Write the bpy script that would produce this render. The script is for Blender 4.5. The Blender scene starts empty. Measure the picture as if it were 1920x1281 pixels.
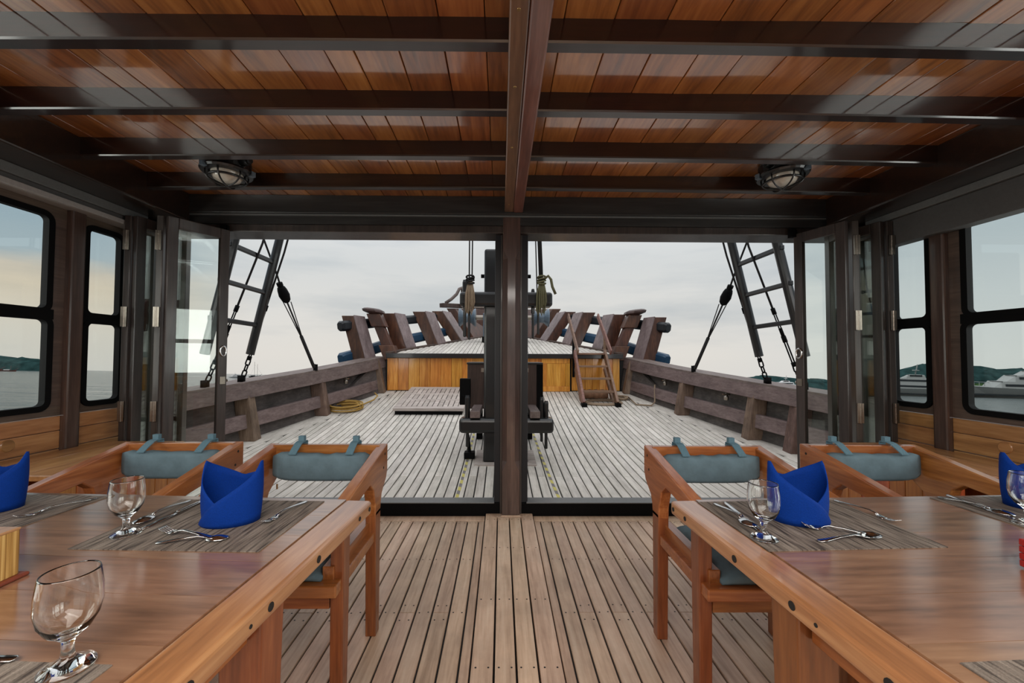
import bpy, math, random
from mathutils import Vector, Matrix
random.seed(7)
SC = bpy.context.scene
COL = SC.collection
PI = math.pi
CX = 0.065            # the ship's centre line (the camera stands a hand's width off it)

# ------------------------------------------------------------------ camera
cam_d = bpy.data.cameras.new('camera'); cam = bpy.data.objects.new('camera', cam_d); COL.objects.link(cam)
cam_d.sensor_width = 36.0; cam_d.lens = 747.0 / 1920.0 * 36.0
cam_d.shift_x = 12.5 / 1920.0; cam_d.shift_y = 5.3 / 1920.0
cam_d.clip_start = 0.05; cam_d.clip_end = 9000
_th, _ph, _ro = 0.010, math.radians(1.7), 0.004
_F = Vector((math.sin(_th)*math.cos(_ph), math.cos(_th)*math.cos(_ph), math.sin(_ph)))
_R0 = Vector((math.cos(_th), -math.sin(_th), 0)); _U0 = _R0.cross(_F)
_R = math.cos(_ro)*_R0 + math.sin(_ro)*_U0; _U = math.cos(_ro)*_U0 - math.sin(_ro)*_R0
cam.matrix_world = Matrix(((_R.x,_U.x,-_F.x,0),(_R.y,_U.y,-_F.y,0),(_R.z,_U.z,-_F.z,1.24),(0,0,0,1)))
SC.camera = cam

# ------------------------------------------------------------------ exposure
SC.view_settings.view_transform = 'Standard'; SC.view_settings.look = 'None'
SC.view_settings.exposure = 0.08; SC.view_settings.gamma = 1.0
SC.view_settings.use_curve_mapping = False
try:
    SC.cycles.max_bounces = 10; SC.cycles.diffuse_bounces = 4; SC.cycles.glossy_bounces = 4
    SC.cycles.transmission_bounces = 10; SC.cycles.transparent_max_bounces = 16
    SC.cycles.sample_clamp_indirect = 6.0
except Exception: pass

def lin(r, g, b):
    f = lambda v: (v/255/12.92 if v/255 <= .04045 else ((v/255+.055)/1.055)**2.4)
    return (f(r), f(g), f(b), 1)

# ------------------------------------------------------------------ sky: bright overcast, bluish bank to port, warm band low down
W = bpy.data.worlds.new('overcast_sky'); SC.world = W; W.use_nodes = True
nt = W.node_tree; nt.nodes.clear()
def N(nt, t, **kw):
    n = nt.nodes.new(t)
    for k, v in kw.items(): setattr(n, k, v)
    return n
def ramp(nt, pts, interp='LINEAR'):
    n = N(nt, 'ShaderNodeValToRGB'); cr = n.color_ramp; cr.interpolation = interp
    while len(cr.elements) > 1: cr.elements.remove(cr.elements[-1])
    cr.elements[0].position = pts[0][0]; cr.elements[0].color = pts[0][1]
    for p, c in pts[1:]:
        e = cr.elements.new(p); e.color = c
    return n
def g(v): return (v, v, v, 1)
tc = N(nt, 'ShaderNodeTexCoord')
sep = N(nt, 'ShaderNodeSeparateXYZ'); nt.links.new(tc.outputs['Generated'], sep.inputs[0])
mp = N(nt, 'ShaderNodeMapping'); mp.inputs['Scale'].default_value = (1.0, 1.0, 5.5); nt.links.new(tc.outputs['Generated'], mp.inputs[0])
nz = N(nt, 'ShaderNodeTexNoise'); nz.inputs['Scale'].default_value = 1.7; nz.inputs['Detail'].default_value = 6; nz.inputs['Roughness'].default_value = .55
nt.links.new(mp.outputs[0], nz.inputs['Vector'])
# the overcast's brightness rises towards the zenith (CIE overcast sky)
vz = N(nt, 'ShaderNodeMapRange'); vz.inputs[1].default_value = -0.06; vz.inputs[2].default_value = 1.0
nt.links.new(sep.outputs['Z'], vz.inputs[0])
mid = ramp(nt, [(0.0, lin(214,211,205)), (.06, lin(219,215,208)), (.13, lin(217,215,210)), (.26, lin(208,211,211)), (.40, (.72,.74,.76,1)), (1.0, (1.55,1.58,1.62,1))])
nt.links.new(vz.outputs[0], mid.inputs[0])
port = ramp(nt, [(0.0, lin(206,202,198)), (.09, lin(214,206,196)), (.17, lin(222,206,186)), (.195, lin(216,202,186)), (.215, lin(168,181,189)), (.30, lin(150,170,184)), (.42, (.55,.60,.66,1)), (1.0, (1.55,1.58,1.62,1))])
# ragged edge of the cloud bank
ad = N(nt, 'ShaderNodeMath', operation='MULTIPLY_ADD'); ad.inputs[1].default_value = 0.07; nt.links.new(nz.outputs['Fac'], ad.inputs[0])
sb = N(nt, 'ShaderNodeMath', operation='SUBTRACT'); sb.inputs[1].default_value = 0.035; nt.links.new(vz.outputs[0], ad.inputs[2]); nt.links.new(ad.outputs[0], sb.inputs[0])
nt.links.new(sb.outputs[0], port.inputs[0])
star = ramp(nt, [(0.0, lin(205,206,204)), (.06, lin(208,209,207)), (.16, lin(198,203,205)), (.30, lin(172,184,192)), (.42, (.60,.64,.68,1)), (1.0, (1.55,1.58,1.62,1))])
nt.links.new(vz.outputs[0], star.inputs[0])
fx = N(nt, 'ShaderNodeMapRange'); fx.interpolation_type = 'SMOOTHSTEP'; fx.inputs[1].default_value = -0.50; fx.inputs[2].default_value = -0.72
nt.links.new(sep.outputs['X'], fx.inputs[0])
fs = N(nt, 'ShaderNodeMapRange'); fs.interpolation_type = 'SMOOTHSTEP'; fs.inputs[1].default_value = 0.40; fs.inputs[2].default_value = 0.80
nt.links.new(sep.outputs['X'], fs.inputs[0])
m1 = N(nt, 'ShaderNodeMix', data_type='RGBA'); nt.links.new(fx.outputs[0], m1.inputs['Factor']); nt.links.new(mid.outputs[0], m1.inputs['A']); nt.links.new(port.outputs[0], m1.inputs['B'])
m2 = N(nt, 'ShaderNodeMix', data_type='RGBA'); nt.links.new(fs.outputs[0], m2.inputs['Factor']); nt.links.new(m1.outputs['Result'], m2.inputs['A']); nt.links.new(star.outputs[0], m2.inputs['B'])
cl = ramp(nt, [(.50, g(0)), (.72, g(1))]); nt.links.new(nz.outputs['Fac'], cl.inputs[0])
cm = N(nt, 'ShaderNodeMath', operation='MULTIPLY'); cm.inputs[1].default_value = .75; nt.links.new(cl.outputs[0], cm.inputs[0])
m3 = N(nt, 'ShaderNodeMix', data_type='RGBA', blend_type='MULTIPLY'); nt.links.new(cm.outputs[0], m3.inputs['Factor']); nt.links.new(m2.outputs['Result'], m3.inputs['A']); m3.inputs['B'].default_value = (.68, .74, .80, 1)
bg = N(nt, 'ShaderNodeBackground'); bg.inputs['Strength'].default_value = 1.0
nt.links.new(m3.outputs['Result'], bg.inputs['Color'])
wo = N(nt, 'ShaderNodeOutputWorld'); nt.links.new(bg.outputs[0], wo.inputs['Surface'])

# ------------------------------------------------------------------ lights: area fill added outside the side windows and overhead behind the camera
def area(name, loc, rot, sx, sy, power, color=(1, 1, 1)):
    d = bpy.data.lights.new(name, 'AREA'); d.shape = 'RECTANGLE'; d.size = sx; d.size_y = sy; d.energy = power; d.color = color
    o = bpy.data.objects.new(name, d); COL.objects.link(o); o.location = loc; o.rotation_euler = rot
    return o
area('window_daylight', (-3.7, 0.3, 1.6), (0, -PI/2 - .05, 0), 1.6, 3.2, 88, (1, .97, .93))  # added fill beyond the windows on both sides, brightens the interior
area('window_daylight', (3.83, 0.3, 1.6), (0, PI/2 + .05, 0), 1.6, 3.2, 88, (1, .98, .96))
area('cabin_lamp', (.065, -.9, 2.33), (0, 0, 0), 3.2, 1.2, 125, (1, .95, .89))  # added fill under the ceiling for tables and floor, no lamp body

# ------------------------------------------------------------------ materials
MATS = {}
def newmat(name):
    m = bpy.data.materials.new(name); m.use_nodes = True
    nt = m.node_tree; nt.nodes.clear()
    out = N(nt, 'ShaderNodeOutputMaterial'); b = N(nt, 'ShaderNodeBsdfPrincipled')
    nt.links.new(b.outputs[0], out.inputs['Surface'])
    MATS[name] = m
    return m, nt, b
def plain(name, col, rough=.5, metal=0, coat=0, spec=.5, bump=0, bscale=60, var=0):
    m, nt, b = newmat(name)
    b.inputs['Roughness'].default_value = rough; b.inputs['Metallic'].default_value = metal
    b.inputs['Coat Weight'].default_value = coat; b.inputs['Coat Roughness'].default_value = .08
    b.inputs['Specular IOR Level'].default_value = spec
    tc = N(nt, 'ShaderNodeTexCoord'); nz = N(nt, 'ShaderNodeTexNoise'); nz.inputs['Scale'].default_value = bscale; nz.inputs['Detail'].default_value = 4
    nt.links.new(tc.outputs['Object'], nz.inputs['Vector'])
    d = 1 - max(var, .08)
    rp = ramp(nt, [(.3, (col[0]*d, col[1]*d, col[2]*d, 1)), (.7, (min(1, col[0]*(2-d)), min(1, col[1]*(2-d)), min(1, col[2]*(2-d)), 1))])
    nt.links.new(nz.outputs['Fac'], rp.inputs[0]); nt.links.new(rp.outputs[0], b.inputs['Base Color'])
    if bump:
        bp = N(nt, 'ShaderNodeBump'); bp.inputs['Strength'].default_value = bump; bp.inputs['Distance'].default_value = .01
        nt.links.new(nz.outputs['Fac'], bp.inputs['Height']); nt.links.new(bp.outputs[0], b.inputs['Normal'])
    return m
def wood(name, dark, midc, light, axis='y', across=16, along=1.1, rough=.45, coat=0.0, rand=.25, bump=.15, spec=.5, coat_rough=.1, stain=0.0, hue=0.02, cior=1.5, span=.20):
    m, nt, b = newmat(name)
    b.inputs['Roughness'].default_value = rough; b.inputs['Coat Weight'].default_value = coat
    b.inputs['Coat Roughness'].default_value = coat_rough; b.inputs['Coat IOR'].default_value = cior; b.inputs['Specular IOR Level'].default_value = spec
    tc = N(nt, 'ShaderNodeTexCoord'); oi = N(nt, 'ShaderNodeObjectInfo')
    off = N(nt, 'ShaderNodeMath', operation='MULTIPLY'); off.inputs[1].default_value = 37.0; nt.links.new(oi.outputs['Random'], off.inputs[0])
    add = N(nt, 'ShaderNodeVectorMath', operation='ADD'); nt.links.new(tc.outputs['Object'], add.inputs[0]); nt.links.new(off.outputs[0], add.inputs[1])
    mp = N(nt, 'ShaderNodeMapping'); s = {'x': (along, across, across), 'y': (across, along, across), 'z': (across, across, along)}[axis]
    mp.inputs['Scale'].default_value = s; nt.links.new(add.outputs[0], mp.inputs[0])
    n1 = N(nt, 'ShaderNodeTexNoise'); n1.inputs['Scale'].default_value = 1.0; n1.inputs['Detail'].default_value = 5; n1.inputs['Roughness'].default_value = .6; n1.inputs['Distortion'].default_value = .5
    nt.links.new(mp.outputs[0], n1.inputs['Vector'])
    mp2 = N(nt, 'ShaderNodeMapping'); mp2.inputs['Scale'].default_value = tuple(5*v for v in s); nt.links.new(add.outputs[0], mp2.inputs[0])
    n2 = N(nt, 'ShaderNodeTexNoise'); n2.inputs['Scale'].default_value = 1.0; n2.inputs['Detail'].default_value = 3; nt.links.new(mp2.outputs[0], n2.inputs['Vector'])
    mx = N(nt, 'ShaderNodeMix', data_type='FLOAT'); mx.inputs['Factor'].default_value = .38
    nt.links.new(n1.outputs['Fac'], mx.inputs['A']); nt.links.new(n2.outputs['Fac'], mx.inputs['B'])
    rp = ramp(nt, [(.50-span, dark), (.50, midc), (.50+span, light)]); nt.links.new(mx.outputs['Result'], rp.inputs[0])
    mr = N(nt, 'ShaderNodeMapRange'); mr.inputs[3].default_value = 1 - rand; mr.inputs[4].default_value = 1 + rand
    nt.links.new(oi.outputs['Random'], mr.inputs[0])
    wn = N(nt, 'ShaderNodeTexWhiteNoise', noise_dimensions='1D'); nt.links.new(oi.outputs['Random'], wn.inputs['W'])
    mh = N(nt, 'ShaderNodeMapRange'); mh.inputs[3].default_value = .5 - hue; mh.inputs[4].default_value = .5 + hue; nt.links.new(wn.outputs['Value'], mh.inputs[0])
    hs = N(nt, 'ShaderNodeHueSaturation'); nt.links.new(rp.outputs[0], hs.inputs['Color']); nt.links.new(mr.outputs[0], hs.inputs['Value']); nt.links.new(mh.outputs[0], hs.inputs['Hue'])
    last = hs.outputs[0]
    if stain:
        n3 = N(nt, 'ShaderNodeTexNoise'); n3.inputs['Scale'].default_value = 3.2; n3.inputs['Detail'].default_value = 5; n3.inputs['Roughness'].default_value = .65
        nt.links.new(add.outputs[0], n3.inputs['Vector'])
        r3 = ramp(nt, [(.38, g(1 - stain)), (.60, g(1))]); nt.links.new(n3.outputs['Fac'], r3.inputs[0])
        ms = N(nt, 'ShaderNodeMix', data_type='RGBA', blend_type='MULTIPLY'); ms.inputs['Factor'].default_value = 1
        nt.links.new(last, ms.inputs['A']); nt.links.new(r3.outputs[0], ms.inputs['B']); last = ms.outputs['Result']
    nt.links.new(last, b.inputs['Base Color'])
    if bump:
        bp = N(nt, 'ShaderNodeBump'); bp.inputs['Strength'].default_value = bump; bp.inputs['Distance'].default_value = .004
        nt.links.new(mx.outputs['Result'], bp.inputs['Height']); nt.links.new(bp.outputs[0], b.inputs['Normal'])
    return m
teak_in = wood('teak_floor', lin(166,136,112), lin(202,172,147), lin(220,196,172), rough=.5, rand=.12, bump=.2, stain=.2, hue=.006)
teak_out = wood('weathered_teak_deck', lin(176,168,158), lin(208,201,191), lin(224,218,210), rough=.55, rand=.10, bump=.2, stain=.16, hue=.008)
ceil_w = wood('varnished_ceiling_teak', lin(98,54,24), lin(160,96,46), lin(194,128,68), across=11, rough=.35, coat=1.0, rand=.22, bump=.06, coat_rough=.09, hue=.006, cior=2.1)
beam_w = wood('dark_mahogany', lin(18,8,5), lin(31,14,9), lin(48,23,15), axis='x', rough=.4, coat=.7, rand=.08, bump=.05, cior=1.7)
girder_w = wood('girder_mahogany', lin(80,48,34), lin(112,70,52), lin(140,94,74), axis='y', rough=.36, coat=.8, rand=.12, bump=.06, cior=1.8)
post_w = wood('post_mahogany', lin(52,38,34), lin(74,55,49), lin(98,76,67), axis='z', rough=.30, coat=.7, rand=.05, bump=.05)
frame_w = wood('brown_black_stain', lin(40,35,33), lin(58,51,48), lin(76,67,62), axis='z', rough=.38, coat=.2, rand=.08, bump=.06)
header_w = wood('charcoal_stain', lin(34,34,35), lin(46,46,46), lin(58,57,56), axis='x', rough=.4, coat=.15, rand=.08, bump=.05)
wall_w = wood('wall_brown', lin(64,52,46), lin(84,69,60), lin(104,86,74), axis='y', rough=.42, coat=.2, rand=.06, bump=.06)
table_w = wood('table_teak', lin(100,70,50), lin(142,104,78), lin(168,130,100), axis='x', across=14, along=1.6, rough=.35, coat=1.0, rand=.07, bump=.04, coat_rough=.18, stain=.10, hue=.006, cior=1.9)
tedge_w = wood('table_edge_teak', lin(124,82,50), lin(162,112,70), lin(190,144,98), axis='y', across=16, along=1.3, rough=.35, coat=.9, rand=.05, bump=.05, coat_rough=.16, hue=.006, cior=1.8)
chair_w = wood('chair_teak_x', lin(112,62,28), lin(154,92,46), lin(184,122,68), axis='x', across=18, along=1.5, rough=.33, coat=.45, rand=.06, bump=.05, hue=.006)
chair_y = wood('chair_teak_y', lin(112,62,28), lin(154,92,46), lin(184,122,68), axis='y', across=18, along=1.5, rough=.33, coat=.45, rand=.06, bump=.05, hue=.006)
chair_z = wood('chair_teak_z', lin(98,52,26), lin(134,76,40), lin(162,102,58), axis='z', across=18, along=1.5, rough=.35, coat=.4, rand=.06, bump=.05, hue=.006)
panel_w = wood('panel_teak', lin(126,84,50), lin(164,116,72), lin(190,144,96), axis='y', across=13, along=1.4, rough=.4, coat=.25, rand=.10, bump=.08, hue=.007)
front_w = wood('varnished_boards', lin(168,98,30), lin(222,146,52), lin(244,184,90), axis='z', across=14, along=1.0, rough=.35, coat=.4, rand=.13, bump=.08, hue=.01)
bench_w = wood('bench_orange_teak', lin(140,74,30), lin(178,100,46), lin(204,128,66), axis='z', across=14, along=1.2, rough=.38, coat=.35, rand=.10, bump=.08)
rail_w = wood('weathered_rail', lin(92,76,72), lin(118,102,97), lin(140,124,118), axis='y', across=14, along=.9, rough=.6, rand=.10, bump=.3, stain=.18)
stan_w = wood('weathered_stanchion', lin(84,62,52), lin(120,96,82), lin(150,126,110), axis='z', across=14, along=1.2, rough=.65, rand=.14, bump=.4, stain=.35)
bulw_w = wood('bulwark_grey', lin(72,66,63), lin(96,88,84), lin(118,109,104), axis='y', across=10, along=.8, rough=.7, rand=.10, bump=.3, stain=.4)
face_w = wood('weathered_face_board', lin(104,86,84), lin(138,120,118), lin(160,144,142), axis='z', across=10, along=1.6, rough=.45, rand=.08, bump=.25, stain=.2, hue=.006)  # lighter grey carries the sky's sheen on the inboard faces
timber_w = wood('timber_head_red', lin(50,26,15), lin(84,47,29), lin(114,70,46), axis='z', across=9, along=1.6, rough=.45, coat=.15, rand=.10, bump=.25, hue=.006, stain=.3)
stair_w = wood('stair_brown', lin(96,66,52), lin(128,94,76), lin(152,118,98), axis='x', rough=.5, rand=.10, bump=.2)
hatch_w = wood('hatch_teak', lin(150,138,130), lin(182,170,162), lin(204,194,186), axis='x', rough=.6, rand=.10, bump=.2, stain=.15, hue=.008)
box_w = wood('locker_brown', lin(58,42,36), lin(80,60,52), lin(98,76,66), axis='z', rough=.5, rand=.05, bump=.1, stain=.2)
striped_w = wood('striped_box_wood', lin(104,60,30), lin(176,122,70), lin(214,166,110), axis='z', across=34, along=.5, rough=.4, coat=.2, rand=.05, bump=.05, span=.09)
caulk = plain('black_caulk', lin(20,18,17), .7)
black = plain('black_paint', lin(17,18,20), .35, coat=.2, bump=.03)
blackmatt = plain('black_rubber', lin(9,9,10), .7, spec=.12)
rope_blk = plain('tarred_rope', lin(28,26,26), .8, bump=.4, bscale=160)
rope_tan = plain('tan_rope', lin(150,130,108), .85, bump=.5, bscale=180, var=.25)
rope_grn = plain('olive_rope', lin(104,100,72), .85, bump=.5, bscale=180, var=.3)
rope_yel = plain('yellow_rope', lin(176,140,70), .8, bump=.5, bscale=180, var=.25)
canvas = plain('brown_canvas', lin(150,112,86), .85, bump=.6, bscale=14, var=.3)
steel = plain('polished_steel', lin(205,205,205), .14, metal=1)
chrome = plain('chrome_hinge', lin(150,142,132), .28, metal=1)
brass = plain('dull_brass', lin(150,120,80), .35, metal=1)
grey_rail = plain('grey_aluminium', lin(104,106,106), .4)
pale_rail = plain('pale_grey_track', lin(160,156,154), .35)
pelmet_g = plain('grey_pelmet', lin(84,84,84), .45)
cush = plain('slate_blue_cushion', lin(92,114,124), .85, bump=.25, bscale=24, var=.12)
strapm = plain('blue_grey_strap', lin(88,120,134), .8, bump=.3, bscale=200)
bluecloth = plain('royal_blue_napkin', lin(2,48,128), .8, spec=.15, bump=.15, bscale=300, var=.12)
bluepaint = plain('dark_blue_paint', lin(28,66,94), .45, var=.2)
navy = plain('black_blue_paint', lin(20,24,30), .45)
redlac = plain('red_lacquer', lin(150,28,22), .4)
redbase = plain('red_brown_base', lin(120,58,40), .45)
white_p = plain('white_hull_paint', lin(206,206,204), .35)
grey_p = plain('grey_hull_paint', lin(150,150,148), .35)
windowdark = plain('tinted_boat_glass', lin(30,36,42), .15)
darkwin = plain('dark_red_hull', lin(96,40,34), .5)
winch_b = plain('winch_grey_blue', lin(98,112,124), .35, metal=.4)
lampglass = plain('frosted_lamp_glass', lin(206,200,188), .2, coat=.5)
hazard_y = plain('tape_yellow', lin(196,184,96), .6)
hazard_g = plain('tape_grey', lin(120,114,112), .6)
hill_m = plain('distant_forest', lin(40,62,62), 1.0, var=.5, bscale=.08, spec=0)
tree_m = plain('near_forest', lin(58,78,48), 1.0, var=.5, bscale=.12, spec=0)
def glasspane():
    m, nt, b = newmat('window_glass')
    nt.nodes.remove(b); out = [n for n in nt.nodes if n.type == 'OUTPUT_MATERIAL'][0]
    t = N(nt, 'ShaderNodeBsdfTransparent'); t.inputs[0].default_value = (.95, .98, .965, 1)
    gl = N(nt, 'ShaderNodeBsdfGlossy'); gl.inputs['Roughness'].default_value = .01; gl.inputs[0].default_value = (.95, 1, .97, 1)
    fr = N(nt, 'ShaderNodeFresnel'); ge = N(nt, 'ShaderNodeNewGeometry'); io = N(nt, 'ShaderNodeMath', operation='MULTIPLY_ADD'); io.inputs[1].default_value = 1/1.5-1.5; io.inputs[2].default_value = 1.5
    nt.links.new(ge.outputs['Backfacing'], io.inputs[0]); nt.links.new(io.outputs[0], fr.inputs[0])
    mx = N(nt, 'ShaderNodeMixShader'); nt.links.new(fr.outputs[0], mx.inputs[0]); nt.links.new(t.outputs[0], mx.inputs[1]); nt.links.new(gl.outputs[0], mx.inputs[2])
    nt.links.new(mx.outputs[0], out.inputs['Surface'])
    return m
pane_m = glasspane()
drink, _nt, _b = newmat('clear_drinking_glass')
_b.inputs['Transmission Weight'].default_value = 1; _b.inputs['Roughness'].default_value = 0.0; _b.inputs['IOR'].default_value = 1.48; _b.inputs['Base Color'].default_value = (.99, 1, .99, 1)
def sea_mat():
    m, nt, b = newmat('sea_water')
    b.inputs['Base Color'].default_value = lin(84,92,92); b.inputs['Roughness'].default_value = .12; b.inputs['IOR'].default_value = 1.33
    tc = N(nt, 'ShaderNodeTexCoord'); mp = N(nt, 'ShaderNodeMapping'); mp.inputs['Scale'].default_value = (.07, .22, 1); mp.inputs['Rotation'].default_value = (0, 0, .75)
    nt.links.new(tc.outputs['Object'], mp.inputs[0])
    n1 = N(nt, 'ShaderNodeTexNoise'); n1.inputs['Scale'].default_value = .8; n1.inputs['Detail'].default_value = 7; n1.inputs['Roughness'].default_value = .6; nt.links.new(mp.outputs[0], n1.inputs['Vector'])
    bp = N(nt, 'ShaderNodeBump'); bp.inputs['Strength'].default_value = 1.0; bp.inputs['Distance'].default_value = 5.0
    nt.links.new(n1.outputs['Fac'], bp.inputs['Height']); nt.links.new(bp.outputs[0], b.inputs['Normal'])
    return m
sea_m = sea_mat()
def mat_woven():
    m, nt, b = newmat('woven_placemat')
    b.inputs['Roughness'].default_value = .7
    tc = N(nt, 'ShaderNodeTexCoord'); mp = N(nt, 'ShaderNodeMapping'); mp.inputs['Scale'].default_value = (130, 9, 1); nt.links.new(tc.outputs['Object'], mp.inputs[0])
    n1 = N(nt, 'ShaderNodeTexNoise'); n1.inputs['Scale'].default_value = 1; n1.inputs['Detail'].default_value = 2; nt.links.new(mp.outputs[0], n1.inputs['Vector'])
    mp2 = N(nt, 'ShaderNodeMapping'); mp2.inputs['Scale'].default_value = (500, 320, 1); nt.links.new(tc.outputs['Object'], mp2.inputs[0])
    n2 = N(nt, 'ShaderNodeTexNoise'); n2.inputs['Scale'].default_value = 1; nt.links.new(mp2.outputs[0], n2.inputs['Vector'])
    rp = ramp(nt, [(.34, lin(58,48,42)), (.46, lin(108,96,86)), (.7, lin(142,130,118))]); nt.links.new(n1.outputs['Fac'], rp.inputs[0])
    r2 = ramp(nt, [(.3, g(.72)), (.7, g(1.1))]); nt.links.new(n2.outputs['Fac'], r2.inputs[0])
    ms = N(nt, 'ShaderNodeMix', data_type='RGBA', blend_type='MULTIPLY'); ms.inputs['Factor'].default_value = 1
    nt.links.new(rp.outputs[0], ms.inputs['A']); nt.links.new(r2.outputs[0], ms.inputs['B']); nt.links.new(ms.outputs['Result'], b.inputs['Base Color'])
    bp = N(nt, 'ShaderNodeBump'); bp.inputs['Strength'].default_value = .4; bp.inputs['Distance'].default_value = .002
    nt.links.new(n2.outputs['Fac'], bp.inputs['Height']); nt.links.new(bp.outputs[0], b.inputs['Normal'])
    return m
mat_m = mat_woven()

# ------------------------------------------------------------------ mesh building
class MB:
    def __init__(s): s.v = []; s.f = []
    def add(s, vs, fs):
        b = len(s.v); s.v += [tuple(p) for p in vs]; s.f += [tuple(i + b for i in f) for f in fs]; return s
    def hexa(s, a, b):   # two quads, a below/behind b, same winding
        return s.add(list(a) + list(b), [(3,2,1,0), (4,5,6,7), (0,1,5,4), (1,2,6,5), (2,3,7,6), (3,0,4,7)])
    def box(s, x0, x1, y0, y1, z0, z1):
        return s.hexa([(x0,y0,z0),(x1,y0,z0),(x1,y1,z0),(x0,y1,z0)], [(x0,y0,z1),(x1,y0,z1),(x1,y1,z1),(x0,y1,z1)])
    def beam(s, p0, p1, w, h, up=(0,0,1)):
        p0 = Vector(p0); p1 = Vector(p1); d = (p1 - p0).normalized(); r = d.cross(Vector(up))
        r = r.normalized() if r.length > 1e-5 else Vector((1,0,0)); u = r.cross(d).normalized()
        q = lambda p: [p - r*w/2 - u*h/2, p + r*w/2 - u*h/2, p + r*w/2 + u*h/2, p - r*w/2 + u*h/2]
        return s.loft([q(p0), q(p1)])
    def loft(s, secs, cap=True, closed=False):
        n = len(secs[0]); vs = [p for q in secs for p in q]; fs = []
        m = len(secs)
        for i in range(m if closed else m - 1):
            for j in range(n):
                a = i*n + j; b = i*n + (j+1) % n; c = ((i+1) % m)*n + (j+1) % n; d = ((i+1) % m)*n + j
                fs.append((a, b, c, d))
        if cap and not closed:
            fs.append(tuple(reversed(range(n)))); fs.append(tuple(range((m-1)*n, m*n)))
        return s.add(vs, fs)
    def tube(s, pts, r, n=8, closed=False):
        pts = [Vector(p) for p in pts]; secs = []; m = len(pts); last = None
        for i, p in enumerate(pts):
            if closed: t = pts[(i+1) % m] - pts[i-1]
            else: t = pts[min(i+1, m-1)] - pts[max(i-1, 0)]
            t = t.normalized() if t.length > 1e-9 else Vector((0,0,1))
            if last is None:
                a = Vector((0,0,1)) if abs(t.z) < .9 else Vector((1,0,0)); u = t.cross(a).normalized()
            else:
                u = last - t*last.dot(t); u = u.normalized() if u.length > 1e-6 else t.orthogonal().normalized()
            last = u; w = t.cross(u); rr = r[i] if isinstance(r, (list, tuple)) else r
            secs.append([p + (u*math.cos(2*PI*k/n) + w*math.sin(2*PI*k/n))*rr for k in range(n)])
        return s.loft(secs, closed=closed)
    def lathe(s, prof, c=(0,0,0), n=32, axis='z'):
        secs = []
        for r, z in prof:
            ring = []
            for k in range(n):
                a = 2*PI*k/n; x, y = r*math.cos(a), r*math.sin(a)
                p = (x, y, z) if axis == 'z' else ((z, x, y) if axis == 'x' else (y, z, x))
                ring.append((c[0]+p[0], c[1]+p[1], c[2]+p[2]))
            secs.append(ring)
        return s.loft(secs)
    def prism(s, poly, axis, a0, a1):
        f = {'x': lambda p, a: (a, p[0], p[1]), 'y': lambda p, a: (p[0], a, p[1]), 'z': lambda p, a: (p[0], p[1], a)}[axis]
        return s.loft([[f(p, a0) for p in poly], [f(p, a1) for p in poly]])
    def cyl(s, p0, p1, r, n=12): return s.tube([p0, p1], r, n)
    def mesh(s, name, mat, smooth=False):
        me = bpy.data.meshes.new(name); me.from_pydata(s.v, [], s.f); me.update()
        import bmesh
        bm = bmesh.new(); bm.from_mesh(me); bmesh.ops.recalc_face_normals(bm, faces=bm.faces); bm.to_mesh(me); bm.free()
        me.materials.append(mat)
        if smooth: me.polygons.foreach_set('use_smooth', [True]*len(me.polygons))
        return me
    def build(s, name, mat, parent=None, smooth=False, bevel=0, seg=2, subsurf=0, loc=None):
        o = bpy.data.objects.new(name, s.mesh(name, mat, smooth)); COL.objects.link(o)
        if parent is not None: o.parent = parent
        if loc: o.location = loc
        if bevel:
            b = o.modifiers.new('bevel', 'BEVEL'); b.width = bevel; b.segments = seg; b.limit_method = 'ANGLE'; b.angle_limit = .7
        if subsurf:
            u = o.modifiers.new('sub', 'SUBSURF'); u.levels = subsurf; u.render_levels = subsurf
        return o
def inst(name, me, parent, loc=(0,0,0), rot=(0,0,0)):
    o = bpy.data.objects.new(name, me); COL.objects.link(o); o.parent = parent; o.location = loc; o.rotation_euler = rot; return o
def tag(o, label, cat, group=None, kind=None):
    o['label'] = label
    if cat: o['category'] = cat
    if group: o['group'] = group
    if kind: o['kind'] = kind
    return o
def thing(name, label, cat, loc=(0,0,0), rz=0, group=None, kind=None):
    o = bpy.data.objects.new(name, None); COL.objects.link(o); o.location = loc; o.rotation_euler = (0,0,rz); o.empty_display_size = .1
    return tag(o, label, cat, group, kind)
def copy_tree(o, parent=None):
    c = o.copy(); COL.objects.link(c)
    if parent is not None: c.parent = parent
    for ch in [x for x in bpy.data.objects if x.parent == o]: copy_tree(ch, c)
    return c
def interp(pts, t):
    if t <= pts[0][0]:
        (a, b), (c, d) = pts[0], pts[1]; return b
    for (a, b), (c, d) in zip(pts, pts[1:]):
        if t <= c: return b + (d-b)*(t-a)/(c-a)
    return pts[-1][1]
def sheer(y): return .0391*max(y-3.2, 0)**1.7
EDGE = [(0,3.85),(3.0,3.80),(4.0,3.66),(4.83,3.42),(5.3,3.25),(6.48,2.83),(7.9,2.31)]
RAILZ = [(0,.70),(3.0,.72),(4.0,.76),(5.05,.85),(6.5,1.0),(7.2,1.09),(7.95,1.20)]
FCW = [(7.9,2.30),(8.5,2.04),(9.4,1.62),(11.0,.92),(12.6,.15)]
def fcz(y): return 1.295 + .135*(y-7.9)
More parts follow.
